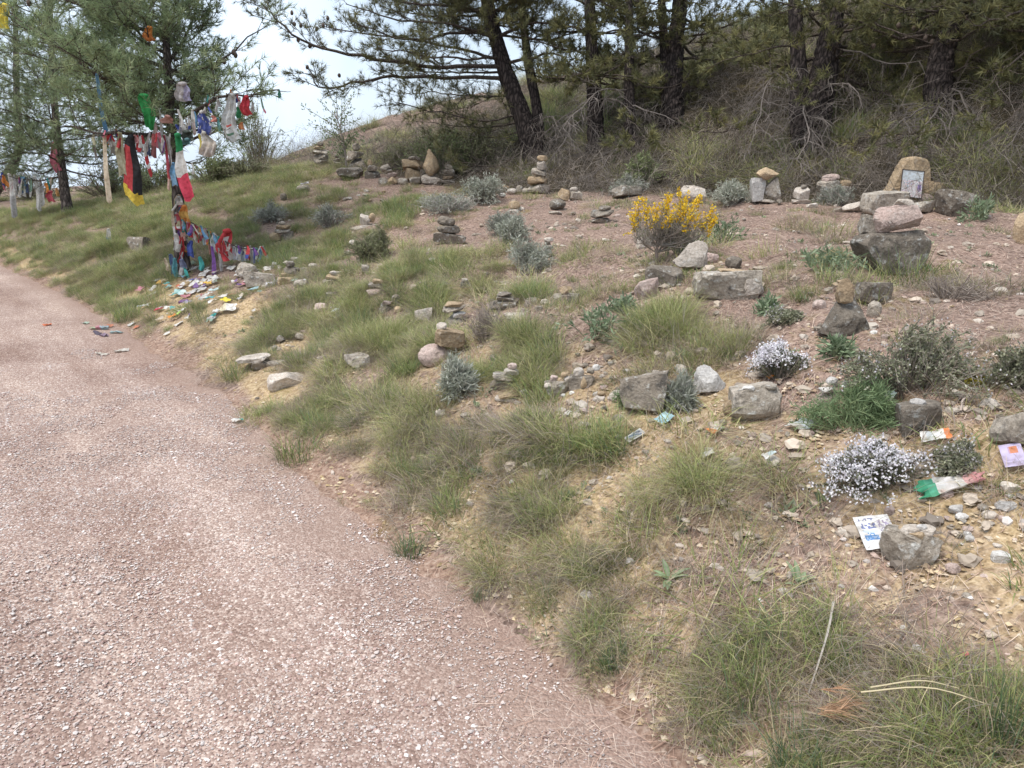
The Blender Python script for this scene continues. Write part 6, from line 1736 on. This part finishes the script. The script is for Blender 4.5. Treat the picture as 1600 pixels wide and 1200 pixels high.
# low branch loaded with ribbons, right of the trunk foot
low = [(288, 322, 14, 27, [ORG, (.80, .45, .08), ORG], 'orange doll-like knot tied to the trunk'), (279, 308, 12, 12, [GRY, WHT], 'grey white scrap on the trunk under the flag'), (276, 336, 10, 20, [(.50, .06, .08)], 'dark red wrap round the trunk'),
       (270, 330, 7, 46, [BEI, WHT], 'beige cord running down the left of the trunk'), (286, 360, 9, 16, [(.72, .42, .36)], 'salmon wrap low on the trunk'), (275, 366, 10, 26, [WHT, (.62, .6, .56)], 'white flap low on the trunk'),
       (299, 377, 9, 24, [BLU], 'blue pouch on the trunk foot'), (294, 348, 6, 18, [PNK], 'pink ribbon first on the low branch'), (301, 351, 7, 24, [GRY, WHT], 'grey ribbon second on the low branch'), (308, 354, 6, 22, [(.55, .06, .12)], 'crimson ribbon on the low branch'),
       (314, 356, 7, 26, [(.35, .48, .50)], 'grey teal ribbon on the low branch'), (320, 358, 7, 20, [(.70, .16, .26)], 'rose ribbon on the low branch'), (327, 362, 8, 18, [(.08, .32, .16)], 'green ribbon on the low branch'),
       (334, 365, 9, 28, [WHT, (.6, .62, .64)], 'white ribbon bunch on the low branch'), (324, 372, 6, 24, [(.60, .30, .24)], 'rusty ribbon behind the white bunch'), (331, 386, 8, 50, [PUR, (.26, .10, .42)], 'long purple ribbon hanging to the ground'),
       (312, 402, 8, 20, [TEAL], 'turquoise tag at the trunk foot'), (355, 361, 24, 44, lambda x, f: RED if x < .3 or x > .72 or f < .16 else WHT, 'red and white cloth at the end of the low branch'), (266, 398, 9, 32, [(.15, .22, .42), (.3, .4, .5)], 'blue ribbon bundle left of the trunk foot'),
       (273, 404, 8, 28, [(.10, .36, .42)], 'teal ribbon left of the trunk foot'), (284, 406, 11, 24, [(.20, .22, .36), GRY], 'slate blue rag on the trunk foot'), (258, 404, 7, 18, [BEI], 'straw coloured ribbon left of the blue bundle'),
       (341, 388, 5, 34, [GRY], 'grey cord under the red and white cloth'), (346, 372, 6, 22, [(.62, .10, .12)], 'red cord beside the red and white cloth'), (366, 386, 7, 20, [(.42, .44, .48)], 'grey ribbon right of the red and white cloth'),
       (373, 388, 7, 18, [WHT], 'white ribbon in the pale bunch at the branch end'), (380, 388, 7, 20, [(.35, .40, .45)], 'slate ribbon in the pale bunch at the branch end'), (387, 389, 6, 16, [(.75, .10, .14)], 'red ribbon in the pale bunch at the branch end'),
       (393, 389, 7, 24, [WHT, GRY], 'long white ribbon in the pale bunch at the branch end'), (400, 388, 7, 17, [(.12, .36, .36)], 'teal ribbon in the pale bunch at the branch end'), (407, 386, 7, 14, [WHT], 'last white ribbon at the branch tip'),
       (377, 386, 5, 12, [DKB], 'navy ribbon in the pale bunch at the branch end'), (304, 352, 5, 14, [RED], 'short red ribbon between grey and crimson ones'), (283, 346, 6, 14, [(.6, .05, .1)], 'red knot where the low branch leaves the trunk')]
for u, v, ww, hh, cc, lb in low:
    cloth('ribbon', 'ribbon', u, v, ww, hh, TA - .22 - (.1 if u > 330 else 0), cc, lb, 'ribbons on the low branch and trunk foot', gather=.6, nx=6, nz=10, folds=1.1, amp=.3)
cloth('rag', 'rag', 170, 358, 7, 20, G(171, 382)[1] - .05, [WHT, (.65, .63, .58), (.25, .42, .62)], 'small white and blue rag figure on a stalk left of the flag tree', 'rags in the grass', gather=.6)

# ------------------------------------------------------------------ litter lying on the ground
def sheet(name, cat, u, v, w_, h_, cols, label, crumple=.12, yaw=0.0, group='papers and rags on the ground', lift=.012, tiltx=None, mat=None, nx=9, ny=9, real=None, ragged=0.0, named=True):
    global RS
    keep = RS; RS = np.random.RandomState(int(u * 17 + v * 3))
    p, t = G(u, v); s = t / FPX
    W = w_ * s; D = h_ * s * 1.7          # foreshortened on the slope
    if real: W, D = real
    n = normals(np.array([p[0]]), np.array([p[1]]))[0]
    V, T, Cc = [], [], []
    s1 = RS.uniform(0, 40)
    for j in range(ny + 1):
        for i in range(nx + 1):
            x, y = i / nx - .5, j / ny - .5
            z = crumple * W * (vnoise(x * 3 + s1, y * 3.0, 1) + .5 * vnoise(x * 7 + s1, y * 7.0, 2)) + crumple * W * .3
            rg = ragged * (vnoise(np.float64(y * 9 + s1), np.float64(x * 2), 4)) if i in (0, nx) else 0
            V.append((x * W * (1 + rg), y * D * (1 + ragged * .4 * vnoise(np.float64(x * 8), np.float64(s1), 5)), z))
    for j in range(ny):
        for i in range(nx):
            q = j * (nx + 1) + i; T += [(q, q + 1, q + nx + 2), (q, q + nx + 2, q + nx + 1)]
            c = fade(cols((i + .5) / nx, (j + .5) / ny) if callable(cols) else cols[min(len(cols) - 1, int((i + .5) / nx * len(cols)))], .12)
            Cc += [c, c]
    OCC.append((p[0], p[1], W * .55)); k_ = 1 - .2 / math.hypot(p[0], p[1]); OCC.append((p[0] * k_, p[1] * k_, W * .5))
    o = obj(name, tri_mesh(name, np.array(V, float), T, mat or M_PLASTIC, fcol=np.array(Cc), smooth=True), None, p + n * lift)
    q = Vector((0, 0, 1)).rotation_difference(Vector(n))
    o.rotation_euler = (q.to_matrix() @ Matrix.Rotation(yaw, 3, 'Z')).to_euler()
    if named: hero(label, p)
    tag(o, label, cat, group)
    RS = keep
    return o

def leaflet(x, y):
    # printed leaflet: heading blocks, blurred text columns and blue figures on white
    r = np.random.RandomState(int(x * 40) * 53 + int(y * 40))
    if .12 < x < .52 and .84 < y < .93 and r.rand() < .6: return (.25, .28, .45)
    if .10 < x < .54 and .62 < y < .78 and r.rand() < .62: return (.20, .24, .50)
    if .12 < x < .50 and .26 < y < .42: return (.10, .28, .62) if r.rand() < .72 else (.35, .50, .75)
    if .18 < x < .44 and .42 < y < .50 and r.rand() < .4: return (.15, .35, .66)
    if .10 < x < .54 and .50 < y < .58: return (.66, .76, .86)
    if x > .60 and r.rand() < .42 and .12 < y < .86: return (.42, .36, .52)
    return (.82, .82, .83)
sheet('leaflet', 'leaflet', 1370, 845, 52, 44, leaflet, 'white printed leaflet with blue figures pinned by the heaped rock', .05, -.12, None, nx=26, ny=26, lift=.03)
def card(x, y):
    if .35 < x < .82 and .55 < y < .9: return (.70, .25, .12) if abs(x - .6) < .16 else (.55, .35, .50)
    if .12 < x < .6 and y < .3 and (int(y * 20) % 2): return (.50, .42, .64)
    return (.60, .52, .78)
sheet('card', 'card', 1584, 722, 30, 30, card, 'lavender card with an orange picture at the right edge', .02, -.35, None, nx=14, ny=16, lift=.03)
sheet('flag', 'flag', 1486, 765, 92, 19, [(.05, .36, .20), (.10, .45, .28), WHT, (.74, .70, .68), WHT, (.78, .45, .45), (.75, .35, .37)], 'faded green, white and pink flag lying crumpled on pebbles', .2, -.12, mat=M_CLOTH, nx=22, ny=14, ragged=.4, lift=.02)
sheet('tissue', 'tissue', 1462, 690, 42, 14, [WHT, (.74, .80, .84), WHT, WHT, (.85, .25, .05)], 'white wrapper with an orange end near the boulder with white pebble', .16, -.3, nx=15, ragged=.2, lift=.02)
sheet('tissue', 'tissue', 1254, 672, 38, 20, [WHT, (.72, .78, .82)], 'crumpled white tissue behind the arching tussock', .35, .3, ragged=.3, lift=.02)
sheet('paper', 'paper', 1040, 662, 24, 16, [(.36, .62, .74), (.45, .70, .80)], 'light blue paper scrap right of the mossy dark boulder', .25, .4, lift=.02)
def photo(x, y):
    if .12 < x < .88 and .14 < y < .86: return (.18, .24, .36) if (int(x * 8) + int(y * 8)) % 3 else (.55, .60, .68)
    return (.76, .77, .78)
sheet('photo_card', 'card', 994, 688, 30, 11, photo, 'small photo card under the mossy dark boulder', .03, .3, nx=14, ny=12, lift=.02)
sheet('wrapper', 'wrapper', 1117, 680, 26, 10, [(.85, .28, .05), (.80, .30, .08), WHT, (.45, .60, .25)], 'orange, white and green wrapper among pale pebbles', .25, .6, lift=.02)
sheet('wrapper', 'wrapper', 1206, 594, 12, 6, [(.88, .30, .03)], 'tiny orange wrapper under the lilac thyme', .3, .2, nx=5, ny=5, lift=.02)
sheet('tissue', 'tissue', 1202, 728, 22, 6, [WHT, (.62, .74, .78)], 'small pale blue tissue in the arching tussocks', .3, .4, nx=6, ny=5, lift=.05)
sheet('paper', 'paper', 1392, 640, 30, 8, [WHT, (.60, .74, .70)], 'white paper strip leaning left of the boulder with white pebble', .2, .8, nx=6, ny=5, lift=.05)
sheet('tissue', 'tissue', 1107, 718, 20, 8, [WHT], 'whitish scrap on the brow above the arching tussock', .3, .1, nx=6, ny=5, lift=.02)
sheet('paper', 'paper', 372, 662, 16, 8, [WHT, WHT, (.05, .42, .34)], 'white and green paper scrap on the path edge', .3, .9, nx=7, ny=5, lift=.02)
sheet('red_cap', 'litter', 1507, 1030, 9, 4, [(.70, .10, .14)], 'tiny red scrap in dry grass near the bottom right', .3, 0, nx=4, ny=4, lift=.02)
sheet('bag', 'bag', 425, 420, 22, 12, [WHT, (.70, .70, .72)], 'white crumpled bag, upper of two right of the trunk', .5, .2, lift=.02)
sheet('bag', 'bag', 428, 447, 24, 16, lambda x, y: (.70, .22, .22) if .4 < x < .6 and .55 < y < .68 else (.76, .76, .80), 'white bag with a red mark, lower of two right of the trunk', .5, .1, lift=.02, nx=12, ny=12)
sheet('bag', 'bag', 478, 297, 12, 6, [(.72, .72, .76)], 'white scrap on the dark stone of the far slope', .4, .1, nx=5, ny=5, lift=.10)
litter = [('card', 282, 462, 22, 10, [(.40, .66, .66), (.60, .76, .76)], 'turquoise card below the trunk'), ('paper', 305, 448, 16, 10, [WHT], 'white folded paper against the trunk foot'), ('rag', 292, 478, 26, 10, [PUR, (.45, .42, .60)], 'purple rag in grass below the trunk'),
          ('rag', 323, 447, 20, 6, [(.85, .55, .10)], 'amber rag right of the trunk foot'), ('rag', 338, 440, 18, 8, [WHT, GRY], 'grey white plastic right of the trunk foot'), ('paper', 337, 458, 18, 6, [(.55, .70, .72)], 'pale green paper right of the trunk foot'),
          ('ribbon', 355, 473, 9, 22, [(.85, .72, .05)], 'bright yellow tag on the sandy scar'), ('paper', 358, 487, 26, 15, [(.78, .72, .50), WHT, WHT], 'cream paper at the top of the sandy scar'), ('ribbon', 362, 465, 7, 12, [(.50, .12, .08)], 'dark red strap above the yellow tag'),
          ('ribbon', 334, 500, 9, 12, [(.04, .36, .36)], 'dark teal scrap on the sandy scar'), ('paper', 340, 492, 18, 9, [WHT, (.6, .64, .68)], 'white scrap left of the cream paper'), ('rag', 249, 488, 9, 12, [(.68, .08, .12)], 'red rag in grass left of the sandy scar'),
          ('rag', 272, 499, 12, 8, [ORG, (.70, .28, .06)], 'orange rag above the white cup'), ('ribbon', 281, 494, 6, 12, [(.45, .65, .15)], 'lime ribbon beside the orange rag'), ('cup', 281, 508, 13, 6, [WHT], 'white crushed cup in grass above the path'),
          ('paper', 262, 523, 9, 6, [WHT], 'small white scrap nearest the path under the cup'), ('paper', 206, 509, 9, 9, [WHT], 'white scrap at the path edge left of the cup'), ('rag', 214, 513, 8, 8, [(.60, .20, .10)], 'rusty scrap beside the white scrap at path edge'),
          ('rag', 170, 512, 16, 8, [(.62, .24, .14), (.5, .2, .12)], 'terracotta rag in the litter heap on the path edge'), ('ribbon', 155, 516, 30, 5, [(.45, .50, .35), (.55, .25, .30), (.35, .45, .50)], 'tangle of mixed ribbons in the litter heap'),
          ('ribbon', 158, 525, 36, 5, [(.12, .10, .14), (.30, .22, .30)], 'dark ribbon lying on the gravel below the heap'), ('ribbon', 182, 522, 18, 5, [(.40, .55, .58)], 'pale teal ribbon right of the litter heap'), ('rag', 74, 510, 12, 5, [(.75, .22, .10)], 'small orange rag on the gravel, alone'),
          ('stick', 160, 556, 18, 3, [(.72, .68, .62)], 'pale strip on the gravel below the heap'), ('stick', 190, 551, 22, 3, [(.74, .70, .64)], 'longer pale strip on the gravel right of the other'), ('rag', 228, 482, 18, 7, [(.5, .56, .6), WHT], 'grey blue scraps left of the red rag'),
          ('rag', 134, 507, 12, 5, [GRY, (.4, .5, .4)], 'grey scrap at the left end of the litter heap'), ('rag', 255, 445, 18, 6, [(.75, .45, .10), BEI], 'ochre ribbon scrap left of the trunk foot'), ('paper', 247, 442, 10, 10, [(.62, .66, .62)], 'grey paper left of the ochre ribbon scrap'),
          ('paper', 398, 457, 18, 5, [(.35, .55, .62)], 'blue plastic strip under the rocks with bags'), ('rag', 400, 428, 20, 9, [(.60, .10, .10), GRY], 'red and grey rag among the rocks'), ('rag', 392, 434, 12, 14, [WHT, GRY], 'white strips draped on rounded rock'),
          ('ribbon', 265, 452, 12, 7, [(.30, .50, .50)], 'teal scrap left of the turquoise card'), ('rag', 300, 462, 14, 7, [(.72, .70, .70)], 'white rag between turquoise card and amber rag'), ('ribbon', 312, 440, 16, 5, [(.55, .40, .25)], 'brown scrap at the trunk foot'),
          ('rag', 283, 450, 12, 6, [(.70, .20, .10)], 'orange red scrap above the turquoise card'), ('paper', 462, 443, 12, 5, [(.55, .70, .60)], 'pale green plastic beside the bag with red mark'), ('paper', 527, 490, 12, 8, [(.66, .70, .76)], 'bluish plastic in the mid slope grass'),
          ('paper', 528, 500, 11, 5, [WHT], 'white scrap below the bluish plastic'), ('paper', 710, 575, 14, 7, [(.48, .64, .70)], 'pale blue scrap beside the stacked tan boulders'), ('paper', 888, 650, 12, 12, [(.70, .66, .62)], 'pale paper under the yellow green tussock brow'),
          ('rag', 215, 385, 26, 8, [(.05, .05, .07)], 'black rag over the dark stone left of the flag tree'), ('ribbon', 240, 464, 10, 12, [(.5, .5, .48)], 'grey ribbon left of the turquoise card'), ('ribbon', 330, 470, 14, 6, [(.10, .45, .50)], 'teal ribbon above the sandy scar')]
for k, (nm, u, v, ww, hh, cc, lb) in enumerate(litter):
    sheet(nm if nm not in ('stick',) else 'paper_strip', {'stick': 'paper'}.get(nm, nm), u, v, ww, max(5, hh * .8), cc, lb, .28, (k * .7) % 1.4 - .7, mat=M_CLOTH if nm in ('rag', 'ribbon') else M_PLASTIC, nx=8, ny=7, ragged=.35, lift=.03 if v < 505 else .012)

# the dense tangle of little faded ribbons
_nam = ['red', 'white', 'grey', 'navy blue', 'sky blue', 'pink', 'beige', 'teal', 'orange', 'purple', 'khaki', 'off-white', 'pale grey', 'dark red', 'sage green', 'white', 'grey']
_pal = [RED, WHT, GRY, BLU, SKY_, PNK, BEI, TEAL, ORG, PUR, KHA, (.72, .70, .66), (.6, .58, .55), (.45, .1, .12), (.25, .4, .3), WHT, GRY]
def tangle(n, line, t, jit, size, lb, group, seed):
    rs_ = np.random.RandomState(seed)
    ln = spline([(a, b, 0) for a, b in line], 60)
    for k in range(n):
        q = ln[rs_.randint(60)]
        i1, i2 = rs_.randint(len(_pal)), rs_.randint(len(_pal)); c1, c2 = _pal[i1], _pal[i2]; hh = rs_.uniform(*size)
        U, Vv = q[0] + rs_.normal(0, jit) + .01 * k, q[1] + rs_.normal(0, jit)
        lab = near_label(('%s and %s ribbon' % (_nam[i1], _nam[i2]) if k % 3 == 0 and _nam[i1] != _nam[i2] else '%s %s ribbon' % ('short' if hh < sum(size) / 2 else 'long', _nam[i1])), P(U, Vv + hh / 2, t))
        cloth('ribbon', 'ribbon', U, Vv, rs_.uniform(2.5, 6), hh, t + rs_.normal(0, .06), [c1, c1, c2] if k % 3 == 0 else [c1], lab, group, named=False,
              gather=.6, nx=3, nz=7, folds=.8, amp=.4, sway=.5, rot=(rs_.normal(0, .2), rs_.normal(0, .25), rs_.normal(0, .8)))
tangle(46, [(281, 346), (305, 352), (335, 366), (362, 382), (410, 392)], TA - .3, 1.6, (8, 26), 'small faded ribbon tied among many along the low branch', 'small ribbons along the low branch', 1)
tangle(34, [(279, 300), (281, 350), (286, 418)], TA - .13, 3.2, (8, 24), 'small faded ribbon knotted round the decorated trunk', 'small ribbons round the trunk', 2)
tangle(30, [(268, 212), (225, 212), (180, 208), (150, 206)], A, 3, (10, 34), 'small faded ribbon among many on the flag bearing branch', 'small ribbons on the flag branch', 3)
tangle(22, [(275, 198), (300, 178), (340, 152), (375, 150), (405, 148)], A, 5, (8, 24), 'small faded ribbon on the branch right of the trunk', 'small ribbons on the right branch', 4)
tangle(14, [(8, 272), (40, 280), (90, 280)], TB - .1, 2, (8, 30), 'small faded rag on the low string by the slender pine', 'small rags on the low string', 5)
tangle(16, [(366, 385), (388, 388), (410, 388)], TA - .38, 2.5, (10, 24), 'small pale ribbon in the bunch at the branch tip', 'small pale ribbons at the branch tip', 6)
rs_ = np.random.RandomState(66)
for k in range(62):
    u = rs_.normal(310, 48); v = 455 + (u - 310) * -.05 + rs_.normal(0, 20)
    if not (215 < u < 420 and 415 < v < 515): continue
    i1, i2 = [1, 2, 11, 12, 1, 2, 7, 4, 6, 14, 12, 1, 9, 5][rs_.randint(14)], rs_.randint(len(_pal)); c1, c2 = fade(_pal[i1], .3), fade(_pal[i2], .3)
    lab = near_label('little %s and %s scrap' % (_nam[i1], _nam[i2]) if k % 2 and _nam[i1] != _nam[i2] else 'little %s scrap' % _nam[i1], G(u, v)[0])
    sheet('rag', 'rag', u, v, rs_.uniform(5, 15), rs_.uniform(4, 9), [c1, c2] if k % 2 else [c1], lab, .4, rs_.uniform(-1.5, 1.5), 'scraps strewn below the flag tree', lift=.03, mat=M_CLOTH, nx=4, ny=4, ragged=.5, named=False)

OCCA = np.array(OCC)
build_grass()
